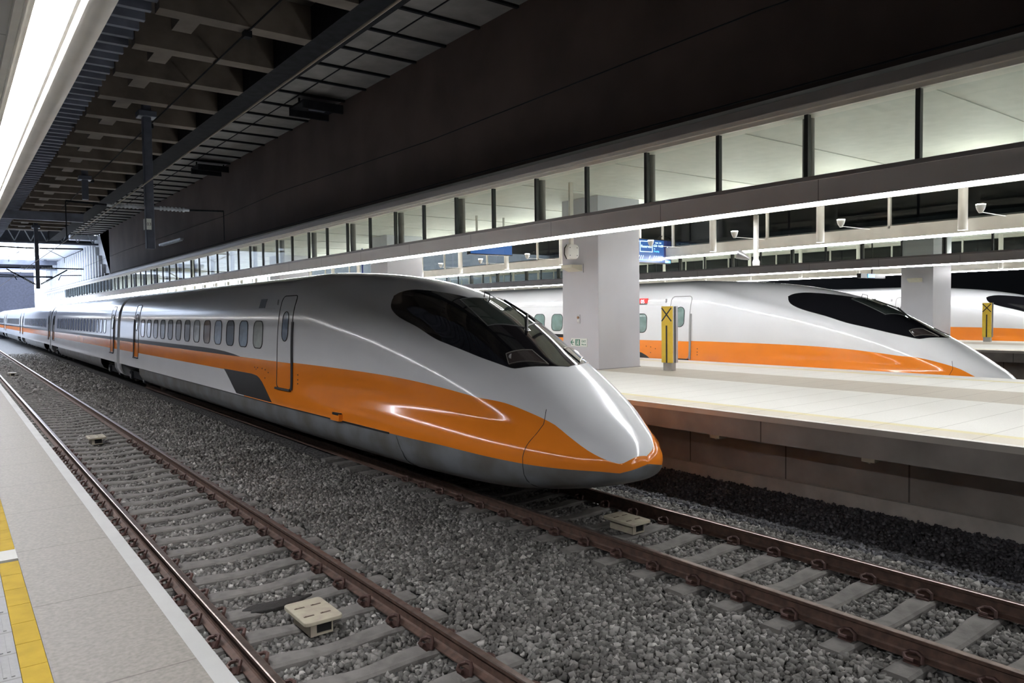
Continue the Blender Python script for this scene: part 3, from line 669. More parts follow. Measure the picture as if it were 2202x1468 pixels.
# ================================================================== CATENARY
def drop_post(x, y, zb, label, plate=True, arms=True):
    e = empty('catenary_post', (x, y, zb)); tag(e, label, 'catenary post')
    b = MB(); b.box(x-.12, x+.12, y-.12, y+.12, zb, 9.74); b.box(x-.25, x+.25, y-.25, y+.25, 8.8, 8.98); b.build('post', MASTM, e, bevel=.02)
    if plate:
        b = MB(); b.box(x-.12, x+.02, y-.155, y-.14, 5.42, 5.75); b.box(x-.155, x-.14, y-.1, y+.1, 5.42, 5.75); b.build('number_plate', SIGNW, e)
        text('03', .13, INKG, e, (x-.05, y-.158, 5.58), (1,0,0), (0,0,1), name='plate_number')
    if arms == 'short':
        for s in (-1, 1):
            b = MB()
            for k in range(7): b.tube([(x+s*(.30+k*.11), y, 6.10), (x+s*(.35+k*.11), y, 6.10)], .07, 10)
            b.tube([(x+s*.1, y, 6.10), (x+s*1.15, y, 6.10)], .045, 8); b.build('insulator', INSU, e)
            b = MB(); b.bar((x+s*1.1, y, 6.10), (x+s*2.2, y, 6.14), .05); b.tube([(x+s*2.2, y, 6.14), (x+s*2.2, y, 5.2 if s > 0 else 5.1)], .015, 6); b.build('cantilever_arm', BEAMD, e)
    for s in ((-1, 1) if arms is True else ()):
        bb = MB(); bb.bar((x+s*.14, y, 7.45), (x+s*2.75, y, 7.5), .09); bb.bar((x+s*.14, y, 6.12), (x+s*2.75, y, 6.10), .08); bb.bar((x+s*.14, y, 5.0), (x+s*1.75, y, 6.02), .08)
        bb.tube([(x+s*.5, y, 7.45), (x+s*1.6, y, 6.85), (x+s*2.75, y, 7.45)], .02, 6); bb.tube([(x+s*1.6, y, 6.85), (x+s*1.6, y, 6.5)], .015, 6)
        bb.tube([(x+s*1.2, y, 5.3), (x+s*1.35, y, 5.62), (x+s*2.6, y, 5.66)], .03, 6)
        bb.build('cantilever_arm', BEAMD, e)
        b = MB()
        for k in range(7): b.tube([(x+s*(.25+k*.10), y, 6.12), (x+s*(.30+k*.10), y, 6.12)], .085, 10)
        b.tube([(x+s*.2, y, 6.12), (x+s*1.0, y, 6.11)], .045, 8)
        b.build('insulator', INSU, e)
        b = MB()
        for k in range(7): b.tube([(x+s*(.22+k*.085), y, 5.04+k*.055), (x+s*(.26+k*.085), y, 5.07+k*.055)], .08, 10)
        b.build('insulator', INSU, e)
drop_post(5.02, 24.9, 4.85, 'tall dark post hanging from the ceiling with a white number plate', True, 'short')
drop_post(5.05, 37.8, 7.95, 'short dark hanging post farther along the ceiling', False, False)
drop_post(5.0, 60.0, 4.7, 'far catenary post silhouetted against the daylight opening', False)
def wire(name, pts, r, label, m=WIRE):
    b = MB(); b.tube(pts, r, 6); tag(b.build(name, m), label, 'wire')
ys = [Y0+1, -2, 2, 5, 12, 19.9, 24.9, 42.5, 60, 72, 100]
wire('overhead_wire', [(2.74+.006*(y if y > 0 else 0), y, 5.16-.0045*max(0, y-5) if y < 25 else 5.07) for y in ys], .012, 'pale contact wire running diagonally above the empty track')
wire('overhead_wire', [(7.2, y, 5.15) for y in ys], .010, 'thin contact wire above the nearest train', BEAMD)
wire('overhead_wire', [(7.25, y, 6.1 if k % 2 else 6.0) for k, y in enumerate(ys)], .009, 'thin messenger wire above the nearest train', BEAMD)
# thin conduit with joint boxes on the ceiling beams
b = MB(); b.tube([(5.45, y, 8.98) for y in (Y0+1, 20, 50)], .02, 6)
for y in (16.6, 26.4, 38.6): b.box(5.37, 5.53, y, y+.2, 8.86, 9.0)
tag(b.build('ceiling_conduit', BEAMD), 'thin dark conduit with a round box crossing the concrete beams', 'conduit')
# cable tray hanging beside the upper wall
for y, l in ((22.2, 'dark framed fitting under the grey ceiling panels, nearer one'), (34.2, 'dark framed fitting under the grey ceiling panels, farther one')):
    b = MB(); b.box(8.9, 10.2, y, y+1.2, 9.3, 9.36); b.box(8.9, 10.2, y, y+.08, 9.1, 9.3); b.box(8.9, 10.2, y+1.12, y+1.2, 9.1, 9.3); b.box(9.3, 9.8, y+.4, y+.6, 9.2, 9.3, 1)
    for xx in (8.95, 10.1): b.box(xx, xx+.05, y+.5, y+.55, 9.3, 9.52)
    tag(b.build('ceiling_fitting', [BEAMD, MASTM]), l, 'fitting')
# ribbed lamp on the brown wall
e = empty('wall_light', (10.2, 48, 6.4)); tag(e, 'pale ribbed fitting on the brown wall right of the hanging post', 'lamp')
b = MB(); b.bar((10.05, 42.2, 6.83), (10.05, 47.2, 6.9), .18, .10)
for k in range(14): b.bar((10.05, 42.5+k*.33, 6.78+k*.0046), (10.05, 42.65+k*.33, 6.782+k*.0046), .22, .06)
b.build('ribbed_body', INSU, e); b = MB(); b.bar((10.05, 45, 6.87), (10.42, 45, 6.87), .05); b.build('bracket', MASTM, e)

# white lattice gantry at the roof end
e = empty('roof_gantry', (0, 72, 9)); tag(e, 'grey lattice girder across the hall at the end of the roof', 'girder')
b = MB(); b.box(-6.5, 11.2, 71.6, 71.9, 8.75, 8.9); b.box(-6.5, 11.2, 71.6, 71.9, 10.1, 10.25); b.build('chord', MASTM, e)
b = MB(); x = -6.5
while x < 11: b.bar((x, 71.75, 8.9), (x+.55, 71.75, 10.1), .07); b.bar((x+.55, 71.75, 10.1), (x+1.1, 71.75, 8.9), .07); x += 1.1
b.build('lattice', INSU, e)
b = MB(); b.bar((10.4, 71.75, 9.6), (13.2, 71.75, 8.4), .2); b.build('brace', INSU, e)
e = empty('roof_frame', (0, 100, 9)); tag(e, 'pale portal frame with curved brackets against the daylight opening', 'frame')
b = MB()
for xx in (4.0, 6.5, 9.0):
    b.bar((xx, 99, 9.0), (xx, 99, 11.8), .25)
    for s in (-1, 1): b.tube([(xx, 99, 11.0), (xx+s*.2, 99, 11.5), (xx+s*.6, 99, 11.75)], .14, 6)
b.build('upright', INSU, e); b = MB(); b.box(-6, 11, 98.7, 99.3, 11.7, 12.3); b.build('top_rail', BLUEC, e)
b = MB(); b.box(-6, 11, 98.7, 99.3, 8.6, 9.1); b.box(-6, 11, 98.8, 99.2, 8.0, 8.15);  b.build('lower_rail', BLUEC, e)

# ================================================================== TRAIN
def pch(xs, ys):
    xs = np.array(xs, float); ys = np.array(ys, float); h = np.diff(xs); d = np.diff(ys)/h; n = len(xs); m = np.zeros(n); m[0] = d[0]; m[-1] = 0
    for i in range(1, n-1):
        if d[i-1]*d[i] > 0:
            w1 = 2*h[i]+h[i-1]; w2 = h[i]+2*h[i-1]; m[i] = (w1+w2)/(w1/d[i-1]+w2/d[i])
    def f(x):
        x = np.clip(np.asarray(x, float), xs[0], xs[-1]); i = np.clip(np.searchsorted(xs, x)-1, 0, n-2)
        t = (x-xs[i])/h[i]; t2 = t*t; t3 = t2*t
        return (2*t3-3*t2+1)*ys[i]+(t3-2*t2+t)*h[i]*m[i]+(-2*t3+3*t2)*ys[i+1]+(t3-t2)*h[i]*m[i+1]
    return f
ZC, TIP, XC = .86, 6.52, 7.19
zt = pch([0,.05,.15,.3,.6,1,1.5,2,2.5,3,3.5,4,4.8,5.6,6.6,7.8,9.3], [.88,1.0,1.13,1.26,1.45,1.70,1.99,2.24,2.5,2.745,2.955,3.13,3.32,3.45,3.56,3.64,3.67])
zb = pch([0,.1,.4,1,2,4,9.3], [.84,.66,.54,.42,.30,.24,.2])
wF = pch([0,.03,.12,.29,.6,1.1,1.7,2.6,4,5.5,9.3], [.0,.21,.40,.56,.86,1.15,1.33,1.47,1.59,1.62,1.61])
zF = pch([0,.1,.4,1,2,3,4.5,6,7.5,9.3], [.88,.98,1.1,1.3,1.47,1.58,1.68,1.73,1.76,1.9])
wS = pch([0,.03,.12,.29,.7,1.3,2,3,4,5.5,7,8.5,9.3], [.0,.18,.37,.54,.82,1.04,1.18,1.32,1.42,1.50,1.555,1.61,1.61])
zS = pch([0,.05,.15,.3,.8,1.5,2.5,3.5,5,6.5,8,9.3], [.88,.99,1.07,1.15,1.36,1.68,2.08,2.40,2.78,3.12,3.45,3.62])
wK = pch([0,.03,.12,.3,1,2,3.5,5,7,8.5,9.3], [.0,.17,.35,.50,.82,1.0,1.14,1.24,1.42,1.55,1.6])
nS = pch([0,1,2,3.5,5.5,7.5,9.3], [2.6,3.0,3.8,5.0,6.0,6.0,5.0])
nK = pch([0,1,3,4.5,9.3], [2.4,3.0,2.9,2.4,2.4])
def xcs(s):
    t = np.clip(np.asarray(s, float)/5, 0, 1); return XC-.11*(1-t*t*(3-2*t))
def sec(s, phi):
    c = np.abs(np.cos(phi))+1e-9; sn = np.abs(np.sin(phi))+1e-9
    def se(w_, h, n): return ((c/np.maximum(w_, 1e-3))**n+(sn/np.maximum(h, 1e-3))**n)**(-1/n)
    rK = se(wK(s), zt(s)-ZC, nK(s)); rS = se(wS(s), zS(s)-ZC, nS(s)); rF = se(wF(s), zF(s)-ZC, 2.6); k = 26
    m = np.maximum(np.maximum(rK, rS), rF)+1e-9; ru = m*((rK/m)**k+(rS/m)**k+(rF/m)**k)**(1/k)
    m0 = np.maximum(np.maximum(wF(s), wS(s)), wK(s))+1e-9; r0 = m0*((wF(s)/m0)**k+(wS(s)/m0)**k+(wK(s)/m0)**k)**(1/k)
    return np.where(np.sin(phi) > 0, ru, se(r0, ZC-zb(s), 3.0))
def SP(s, phi, side=-1):
    r = sec(s, phi); return np.stack([xcs(s)+side*r*np.cos(phi), TIP+s+0*r, ZC+r*np.sin(phi)], -1)
def SN(s, phi, side=-1):
    e = 1e-3; a = SP(s+e, phi, side)-SP(s-e if np.min(s) > 2*e else s, phi, side); b_ = SP(s, phi+e, side)-SP(s, phi-e, side)
    n = np.cross(a, b_); n /= np.linalg.norm(n, axis=-1)[..., None]+1e-12
    out = SP(s, phi, side)-np.array([0, 0, ZC]); out[..., 0] -= xcs(s); out[..., 1] = 0
    sg = np.sign((n*out).sum(-1)); sg = np.where(sg == 0, 1, sg); return n*sg[..., None]
PH = np.radians(np.linspace(-80, 90, 1400))
def phi_z(s, z):
    s = np.atleast_1d(np.asarray(s, float)); z = np.atleast_1d(np.asarray(z, float)); s, z = np.broadcast_arrays(s, z); o = np.zeros(s.shape)
    for i in np.ndindex(s.shape):
        r = sec(np.full(PH.shape, s[i]), PH); zz = ZC+r*np.sin(PH); k = int(np.argmax(zz)); o[i] = np.interp(z[i], zz[:k+1], PH[:k+1])
    return o
zg = pch([0, .3, .8, 1.6, 3], [.76, .79, .82, .86, .90])
fo = pch([0,.028,.032,.038,.05,.07,.11,.19,.36,.71,.99,1.27,1.69,2.3,3.1,6.7,8.7], [90,90,70,46,28,14,5,7,13,25,32,34,35,33,33,32,31])
foR = pch([0,.028,.04,.06,.09,.26,.41,.6,.8,1.1,1.69,2.3,3.1,6.7,8.7], [90,90,66,50,44,42,44,43,41,37,35,33,33,32,31])
def body(name, s0, s1, nose, parent, gaps=()):
    if nose: ss = np.r_[0, .004, .008, .011, .014, .018, .022, .028, .030, .032, .035, .038, .044, .025, .04, .05, .06, .075, .095, .12, .15, .19, .24, .3, .37, .45, np.arange(.55, 9.4, .1), np.arange(9.8, s1, .8), s1]
    else: ss = np.r_[np.arange(s0, s1, 1.2), s1]
    for g in gaps: ss = np.r_[ss, g[0], g[1]]
    if s0 < 11.3 < s1: ss = np.r_[ss, 11.3]
    ss = np.unique(np.round(ss, 4)); rows = []; info = []
    NA, NB_, NC_, ND = 12, 5, 7, 30
    for s in ss:
        sv = max(s, .0005); pg0 = phi_z(sv, zg(sv))[0] if sv > .01 else -.3; side = []
        for sd in (-1, 1):
            po = math.radians(float((fo if sd < 0 else foR)(s))) if s < 8.7 else phi_z(sv, 1.815)[0]
            pg = math.radians(-12) if s < .12 else pg0
            pg = min(pg, po-.02); p1 = phi_z(sv, 1.45)[0] if s > 9.3 else pg+(po-pg)*.62
            P = np.r_[np.linspace(-math.pi/2, pg, NA+1), np.linspace(pg, p1, NB_+1)[1:], np.linspace(p1, po, NC_+1)[1:], np.linspace(po, math.pi/2, ND+1)[1:]]
            side.append(SP(np.full(P.shape, sv), P, sd))
        rows.append(np.concatenate([side[0], side[1][::-1][1:-1]]))
    G = np.array(rows); n, m = G.shape[:2]; half = NA+NB_+NC_+ND
    b = MB(); b.v = [tuple(p) for p in G.reshape(-1, 3)]; b.n = n*m
    for i in range(n-1):
        sm = (ss[i]+ss[i+1])/2
        for j in range(m):
            k = j if j < half else 2*half-1-j
            mi = 2 if k < NA else (1 if (k < NA+NB_ and sm < 11.3) or NA+NB_ <= k < NA+NB_+NC_ else 0)
            if k >= NA+NB_+NC_: mi = 0
            if k < NA and k > 2 and any(g[0] <= sm <= g[1] for g in gaps): continue
            b.f.append((i*m+j, i*m+(j+1) % m, (i+1)*m+(j+1) % m, (i+1)*m+j)); b.m.append(mi)
    b.f.append(tuple(range(m))); b.m.append(0 if not nose else 1); b.f.append(tuple((n-1)*m+k for k in range(m))[::-1]); b.m.append(0)
    return b.build(name, [WHITE, ORANGE, SKIRT], parent, smooth=True)
def side_patch(b, zs, yl, yr, off, skirt, nc=3, mi=0):
    """rows over z with left/right ends in y, laid on the near side"""
    zs = np.asarray(zs, float); G = []; N = []
    for z, l, r in zip(zs, yl, yr):
        s = np.linspace(l, r, nc)-TIP; p = phi_z(s, z); G.append(SP(s, p)); N.append(SN(s, p))
    return b.grid(np.array(G), np.array(N), off, skirt, mi)
def rrect_rows(y0, y1, z0, z1, r, n=6):
    zs = []; l = []; q = []
    for k in range(n+1): a = k/n*math.pi/2; zs.append(z0+r*(1-math.cos(a))); d = r*(1-math.sin(a)); l.append(y0+d); q.append(y1-d)
    for k in range(n+1): a = math.pi/2-k/n*math.pi/2; zs.append(z1-r*(1-math.cos(a))); d = r*(1-math.sin(a)); l.append(y0+d); q.append(y1-d)
    return zs, l, q
def sphi(b, corners, nu, nv, off, skirt, mi=0, side=-1):
    """bilinear patch over (s, phi) corners a b c d"""
    A, B, C, D = [np.array(c, float) for c in corners]
    u = np.linspace(0, 1, nu)[:, None, None]; v = np.linspace(0, 1, nv)[None, :, None]
    T = (1-u)*(1-v)*A+u*(1-v)*B+u*v*C+(1-u)*v*D; s = T[..., 0]; p = np.radians(T[..., 1]); sd = np.ones_like(s)*side
    return b.grid(SP2(s, p, side), SN2(s, p, side), off, skirt, mi)
def SP2(s, p, side):     # phi beyond 90 wraps to the other side
    a = SP(s, np.where(p > math.pi/2, math.pi-p, p), side); bq = SP(s, np.where(p > math.pi/2, math.pi-p, p), -side)
    return np.where((p > math.pi/2)[..., None], bq, a)
def SN2(s, p, side):
    p2 = np.where(p > math.pi/2, math.pi-p, p); p2 = np.minimum(p2, math.radians(89.5)); a = SN(s, p2, side); bq = SN(s, p2, -side)
    return np.where((p > math.pi/2)[..., None], bq, a)
def surf_line(pts, side=-1, off=.006, n=10):
    out = []
    for (a, b_) in zip(pts[:-1], pts[1:]):
        for t in np.linspace(0, 1, n, endpoint=False):
            s = a[0]+(b_[0]-a[0])*t; p = math.radians(a[1]+(b_[1]-a[1])*t); sa = np.array([s]); pa = np.array([p])
            out.append((SP2(sa, pa, side)+SN2(sa, pa, side)*off)[0])
    s, p = pts[-1]; sa = np.array([s]); pa = np.array([math.radians(p)]); out.append((SP2(sa, pa, side)+SN2(sa, pa, side)*off)[0])
    return out
def outline(b, y0, y1, z0, z1, r, w_, off, mi=0, n=5):
    """closed thin frame on the side"""
    path = []
    for cy_, cz_, a0 in ((y1-r, z1-r, 0), (y0+r, z1-r, 90), (y0+r, z0+r, 180), (y1-r, z0+r, 270)):
        for k in range(n): a = math.radians(a0+k*90/(n-1)); path.append((cy_+r*math.cos(a), cz_+r*math.sin(a)))
    path.append(path[0]); fine = []
    for a, c in zip(path[:-1], path[1:]):
        d = math.hypot(c[0]-a[0], c[1]-a[1]); k = max(1, int(d/.15))
        for t in range(k): fine.append((a[0]+(c[0]-a[0])*t/k, a[1]+(c[1]-a[1])*t/k))
    fine.append(fine[0]); s = np.array([q[0] for q in fine])-TIP; z = np.array([q[1] for q in fine]); p = phi_z(s, z)
    P = SP(s, p)+SN(s, p)*off; b.tube(P, w_, 6, mi, cap=False)
    return b
def door(parent, y0, y1, far=False):
    b = MB(); zz = np.r_[np.linspace(1.30, 1.815, 6), np.linspace(1.816, 3.18, 14)]
    side_patch(b, zz[:6], [y0]*6, [y1]*6, .004, .01, 3, 1); side_patch(b, zz[5:], [y0]*15, [y1]*15, .004, .01, 3, 0)
    b.build('door', [WHITE, ORANGE], parent, smooth=False)
    b = MB(); outline(b, y0, y1, 1.27, 3.2, .12, .011, .004); b.build('door_seal', RUBBER, parent)
    c = (y0+y1)/2-.02; b = MB(); z, l, r = rrect_rows(c-.17, c+.17, 2.26, 2.87, .16); side_patch(b, z, l, r, .010, .012); b.build('door_window', WINB, parent)
    b = MB(); outline(b, c-.17, c+.17, 2.26, 2.87, .16, .010, .010); b.build('window_seal', RUBBER, parent)
    b = MB(); s = np.full(12, (y0 if not far else y1)-.05-TIP); z = np.linspace(1.27, 2.66, 12); p = phi_z(s, z); P = SP(s, p)+SN(s, p)*.02; b.tube(P, .028, 8); b.build('grab_rail', mat('rail_dark', (.06, .06, .065), .4, .4), parent)
    b = MB(); side_patch(b, [1.24, 1.28], [y0]*2, [y1]*2, .05, .06); b.build('door_sill', RUBBER, parent)
WVAR = [mat('pane_'+n, c, .08, 0, .7, var=v, scale=2.2) for n, c, v in (('pale_green', (.46, .50, .46), .3), ('grey_blue', (.30, .40, .52), .4), ('deep_blue', (.06, .09, .14), .6), ('light_blue', (.36, .46, .60), .4),
    ('brown', (.22, .16, .12), .7), ('pale', (.48, .54, .56), .4), ('slate', (.07, .09, .10), .5), ('grey', (.13, .13, .14), .4), ('dusk', (.10, .12, .14), .5), ('speckled', (.12, .17, .22), .7), ('dark', (.05, .05, .055), .5), ('dim', (.06, .06, .065), .5), ('red', (.22, .08, .05), .8))]  # per-pane tints paint reflections and blinds into the window colour
_SW = {}
def swap(me, m):
    k = me.name+m.name
    if k not in _SW:
        n = me.copy(); n.materials.clear(); n.materials.append(m); _SW[k] = n
    return _SW[k]
def windows(parent, y0, n, pitch=1.04, w_=.62, m=WINB, many=False):
    b = MB(); z, l, r = rrect_rows(y0-w_/2, y0+w_/2, 2.06, 2.67, .17); side_patch(b, z, l, r, .006, .012); a = b.build('window', m, parent)
    b = MB(); outline(b, y0-w_/2, y0+w_/2, 2.06, 2.67, .17, .012, .004); s = b.build('window_seal', RUBBER, parent)
    for k in range(1, n):
        for o in (a, s):
            c = o.copy(); COL.objects.link(c); c.location.y += k*pitch
            if o is a and many: c.data = swap(a.data, WVAR[k % len(WVAR)])
def stripe(parent, y0, y1, taper):
    b = MB(); n = max(3, int((y1-y0)/1.5)); ys = np.linspace(y0, y1, n)
    rows_z = [1.818, 1.86, 1.90]
    if taper:
        ys = np.r_[y0, y0+.5, y0+1.2, y0+2.2, np.linspace(y0+3.2, y1, n)]
        top = np.interp(ys, [y0, y0+.5, y0+1.2, y0+2.2, y0+3.2], [1.822, 1.86, 1.90, 1.93, 1.94])
    else: top = np.full(len(ys), 1.94)
    G = []; N = []
    for t in np.linspace(0, 1, 4):
        s = ys-TIP; z = 1.817+(top-1.817)*t; p = phi_z(s, z); G.append(SP(s, p)); N.append(SN(s, p))
    b.grid(np.array(G), np.array(N), .006, .01); b.build('black_stripe', mat('stripe_black', (.012, .012, .014), .3, 0, 0, spec=.25), parent)
def bogie(parent, yc):
    b = MB(); b.box(XC-1.35, XC-1.15, yc-1.7, yc+1.7, .35, .62); b.box(XC+1.15, XC+1.35, yc-1.7, yc+1.7, .35, .62); b.box(XC-1.2, XC+1.2, yc-.3, yc+.3, .4, .7)
    for dy in (-1.25, 1.25): b.box(XC-1.42, XC-1.2, yc+dy-.2, yc+dy+.2, .3, .6); b.tube([(XC-1.44, yc+dy, .42), (XC-1.42, yc+dy, .42)], .09, 12, 1)
    o = b.build('bogie', [BEAMD, SILV], parent)
    b = MB()
    for dy in (-1.25, 1.25):
        b.tube([(XC-1.1, yc+dy, .43), (XC+1.1, yc+dy, .43)], .08, 10)
        for x in (-.82, .70): b.tube([(XC+.0+x, yc+dy, .43), (XC+x+.12, yc+dy, .43)], .43, 26)
    b.build('wheelset', mat('wheel_steel', (.09, .08, .075), .5, .6), parent)
def inner_box(parent, s0, s1):
    b = MB(); b.box(XC-1.1, XC+1.1, TIP+s0, TIP+s1, .62, .95); return b.build('underframe', DARKV, parent)

TR = empty('high_speed_train', (XC, TIP, 0)); tag(TR, 'nearest high speed train, white with orange band, long nose before the near pillar', 'train')
EC = body('car_body', 0, 27.3, True, TR, gaps=((23.4, 26.9),))
# cockpit glass
lo = pch([1.55,1.57,1.59,1.63,1.74,1.95,2.13,2.67,3.49,4.31,4.88,5.2,5.36,5.46,5.52], [90,86,80,74,66,58,57,56,56.3,60,62,64.4,66.5,69,71.5])
hi = pch([3.36,3.46,3.56,3.87,4.31,4.82,5.07,5.25,5.38,5.46,5.52], [90,88.5,87,82.5,80,78,77,75.8,74.5,73.3,71.8])
s = np.r_[1.55, 1.56, 1.57, 1.59, 1.63, 1.68, np.arange(1.74, 5.2, .06), 5.2, 5.26, 5.32, 5.36, 5.40, 5.44, 5.47, 5.50, 5.52]; b = MB()
for side in (-1, 1):
    T = np.linspace(0, 1, 16)[None, :]; l = lo(s)[:, None]; h = np.where(s < 3.36, 90, hi(s))[:, None]; P = np.radians(np.minimum(l+(h-l)*T, 89.99)); S = np.broadcast_to(s[:, None], P.shape)
    N = SN(S, np.minimum(P, math.radians(89.3)), side); N = np.where((P > math.radians(89.5))[..., None], N*np.array([0, 1, 1]), N)
    G = SP(S, P, side); G[..., 0] = np.where(P > math.radians(89.9), xcs(S), G[..., 0])
    b.grid(G, N, .010, .03)
b.build('cockpit_glass', BLACKG, EC, smooth=True)
b = MB()
sphi(b, ((2.86, 73.), (3.84, 79), (3.68, 90), (2.62, 90)), 14, 12, .015, .004); sphi(b, ((2.86, 73.), (3.84, 79), (3.68, 90), (2.62, 90)), 14, 12, .015, .004, side=1)
b.build('windscreen', PANE, EC, smooth=True)
b = MB(); L1 = [(3.68, 89.9), (3.84, 79), (2.86, 73), (2.62, 89.9)]; 
for side in (-1, 1): b.tube(surf_line(L1, side, .014), .008, 6)
b.build('windscreen_seal', mat('seal_grey', (.12, .12, .12), .4), EC)
HL = [(2.20, 64), (2.03, 77.5), (1.65, 76), (2.04, 59.2)]
for side, nm in ((-1, 0), (1, 0)):
    b = MB(); sphi(b, HL, 8, 8, .016, .004, side=side); hl = b.build('headlamp_cover', LAMPG, EC, smooth=True)
    b = MB(); b.tube(surf_line(HL+[HL[0]], side, .018), .007, 6); b.build('headlamp_frame', mat('frame_silver', (.35, .33, .30), .3, .7), EC)
    q = SP(np.array([2.10]), np.radians([65.]), side)[0]+np.array([0, .02, -.03]); b = MB(); b.tube([(q[0], q[1]+.02, q[2]-.02), (q[0], q[1]-.03, q[2]+.025)], .06, 14); b.build('headlamp_lens', SILV, EC)
# wiper and roof antenna
a = surf_line([(2.46, 87), (2.5, 87)], -1, .03, 2)[0]; mid = surf_line([(2.97, 99), (3.0, 99)], -1, .06, 2)[0]; tipw = surf_line([(3.70, 100), (3.72, 100)], -1, .03, 2)[0]
b = MB(); b.tube([a, mid], .022, 8); b.tube([mid, tipw], .012, 8); b.build('wiper_arm', RUBBER, EC)
b = MB(); b.tube(surf_line([(2.85, 102), (3.74, 101)], -1, .022, 8), .012, 6); b.build('wiper_blade', RUBBER, EC)
b = MB(); q = surf_line([(3.80, 91), (3.9, 91)], -1, 0, 2)[0]; b.tube([q, q+np.array([0, -.02, .09]), q+np.array([0, -.16, .05]), q+np.array([0, -.16, -.06])], .010, 6); b.build('antenna', RUBBER, EC)
# seams
b = MB(); b.tube(surf_line([(1.14, -40), (1.14, 3), (1.12, 15), (1.09, 29), (1.15, 41)], -1, 0., 8), .0045, 5); b.build('panel_seam', RUBBER, EC); b = MB(); b.tube(surf_line([(3.95, 1), (3.80, -8), (3.85, -24)], -1, 0., 6), .006, 5); b.build('panel_seam', RUBBER, EC)
b = MB(); side_patch(b, [.885, .915], [10.7]*2, [12.9]*2, .006, .01, 8); side_patch(b, [.885, .905], [12.9]*2, [33.0]*2, .004, .01, 16); b.build('skirt_gap', BLACK, EC)
b = MB(); side_patch(b, [.90, .98, 1.02], [12.42]*3, [12.78]*3, .07, .09); b.build('step_bracket', ORANGE, EC); b = MB(); side_patch(b, [1.0, 1.04], [12.45]*2, [12.7]*2, .075, .07); b.build('bracket_pad', BLACK, EC)
# side features
door(EC, 14.86, 15.66); windows(EC, 16.92, 13, m=WVAR[0], many=True); stripe(EC, 18.2, 33.84, True)
b = MB(); zz = [.925, 1.05, 1.2, 1.32, 1.40, 1.44, 1.462]; side_patch(b, zz, [15.93, 16.12, 16.36, 16.58, 16.78, 16.95, 17.3], [18.38, 18.62, 18.9, 19.15, 19.32, 19.42, 19.47], .006, .01, 10); b.build('black_panel', BLACK, EC)
b = MB(); side_patch(b, [2.96, 3.16], [16.66]*2, [17.06]*2, .006, .01); b.build('side_display', mat('display_dark', (.03, .032, .03), .3), EC)
b = MB(); zl, l_, r_ = [2.945, 2.958], [16.0]*2, [33.8]*2; side_patch(b, zl, l_, r_, .008, .01, 20); b.build('gutter_line', WHITE, EC)
sn = phi_z(np.array([15.9-TIP]), 3.07); q = SP(np.array([15.87-TIP]), sn)[0]
text('8', .17, INKG, EC, (q[0]-.012, q[1], q[2]), (0, -1, .0), (.18, 0, 1), name='car_number')
b = MB()
for (y, z) in ((16.4, 1.6), (16.6, 1.62), (16.4, 1.42), (16.2, 1.55), (14.55, 1.6), (14.55, 1.5), (14.55, 1.42), (17.1, 1.62), (17.0, 1.58), (16.9, 1.62)):
    q = SP(np.array([y-TIP]), phi_z(np.array([y-TIP]), z))[0]; b.tube([(q[0]-.008, y, z), (q[0]+.002, y, z)], .014, 8)
b.build('bolt', RUBBER, EC)
door(EC, 30.1, 30.9, True); bogie(EC, TIP+25.2); inner_box(EC, 22, 27.2)
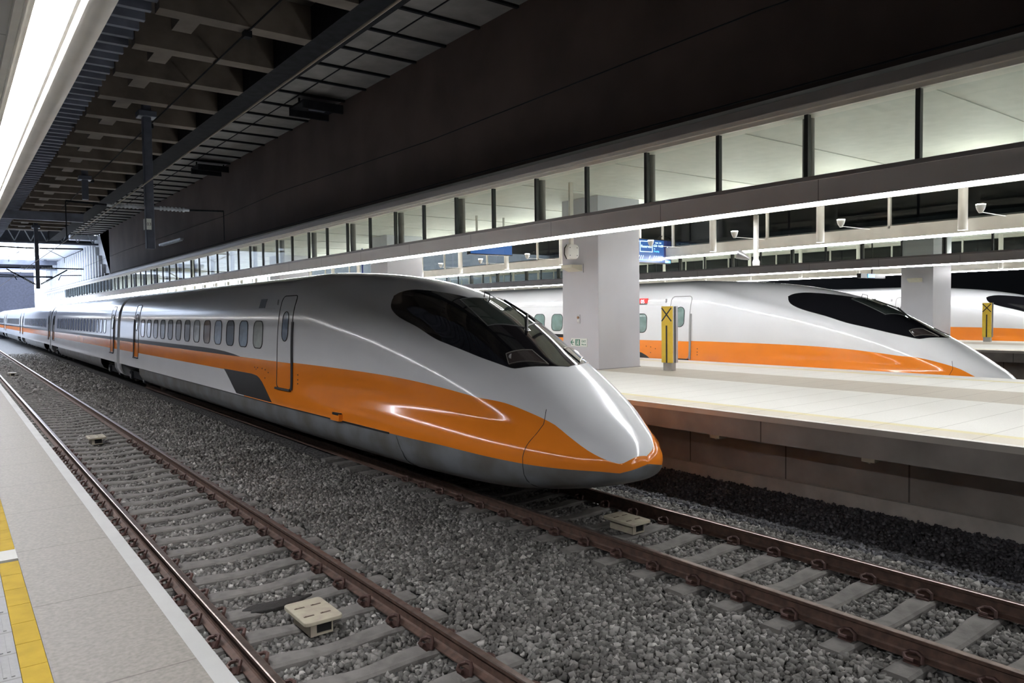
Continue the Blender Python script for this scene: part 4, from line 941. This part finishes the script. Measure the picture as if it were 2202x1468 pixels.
# red side display is only lit on the middle train (added below)
def mid_car(i):
    s0 = 27.9+i*25.1; s1 = s0+24.5
    c = body('car_body', s0, s1, False, TR, gaps=((s0+.5, s0+4.0), (s1-4.0, s1-.5)))
    door(c, TIP+s0+.75, TIP+s0+1.55); windows(c, TIP+s0+3.1, 18); door(c, TIP+s1-1.9, TIP+s1-1.1, True); stripe(c, TIP+s0, TIP+s1, False)
    b = MB(); side_patch(b, [2.945, 2.958], [TIP+s0]*2, [TIP+s1]*2, .008, .01, 20); b.build('gutter_line', WHITE, c)
    bogie(c, TIP+s0+2.2); bogie(c, TIP+s1-2.2); inner_box(c, s0+.1, s1-.1)
    return c
CARS = [mid_car(i) for i in range(4)]
for i in range(4):
    s0 = 27.28+i*25.1 if i else 27.28
    b = MB(); A = []
    for s in (s0, s0+.66):
        ph = np.linspace(-1.4, math.pi/2, 26); P = SP(np.full(26, 20.), ph); P[:, 0] = XC+(P[:, 0]-XC)*.93; P[:, 2] = ZC+(P[:, 2]-ZC)*.95; P[:, 1] = TIP+s; Rr = P[::-1].copy(); Rr[:, 0] = 2*XC-Rr[:, 0]; A.append(np.concatenate([P, Rr]))
    b.grid(np.array(A)); b.build('gangway_bellows', RUBBER, TR)

# the other trains: copies of the first, fewer cars
KM = {}
for c in bpy.data.objects:
    if c.parent: KM.setdefault(c.parent.name, []).append(c)
GREYS = mat('seal_pale_grey', (.30, .30, .30), .5)
def other_train(dx, dy, label, ncars):
    r = TR.copy(); COL.objects.link(r); r.location = (XC+dx, TIP+dy, 0); tag(r, label, 'train'); k = 0; out = []
    for ch in KM.get(TR.name, []):
        if ch.name.startswith('car_body'):
            if k > ncars: continue
            k += 1
        elif ch.name.startswith('gangway'):
            if k == 0: pass
        c = ch.copy(); COL.objects.link(c); c.parent = r; c.matrix_parent_inverse = ch.matrix_parent_inverse.copy(); out.append(c)
        for g in KM.get(ch.name, []):
            d = g.copy(); COL.objects.link(d); d.parent = c; d.matrix_parent_inverse = g.matrix_parent_inverse.copy()
            if g.name.startswith('window') and not g.name.startswith('window_seal') and not g.name.startswith('windscreen') or g.name.startswith('door_window'):
                d.data = swap(g.data, WING)
            elif g.name.startswith('door_seal') or g.name.startswith('grab_rail'): d.data = swap(g.data, GREYS)
    return r, out[0]
T2, B2 = other_train(12.52, .12, 'middle high speed train, bright white and orange, behind the first island platform', 2)
T3, B3 = other_train(30.7, 1.9, 'farthest high speed train at the right, partly behind the distant pillar', 2)
dx, dy = 12.52, .12
q = SP(np.array([16.86-TIP]), phi_z(np.array([16.86-TIP]), 3.06))[0]
b = MB(); b.box(q[0]+dx-.02, q[0]+dx+.03, 16.66+dy, 17.12+dy, 2.96, 3.17); b.build('side_display_lit', REDP, B2)
text('05', .17, SCRT, B2, (q[0]+dx-.024, 16.86+dy, 3.06), (0, -1, 0), (0, 0, 1), name='display_digits')
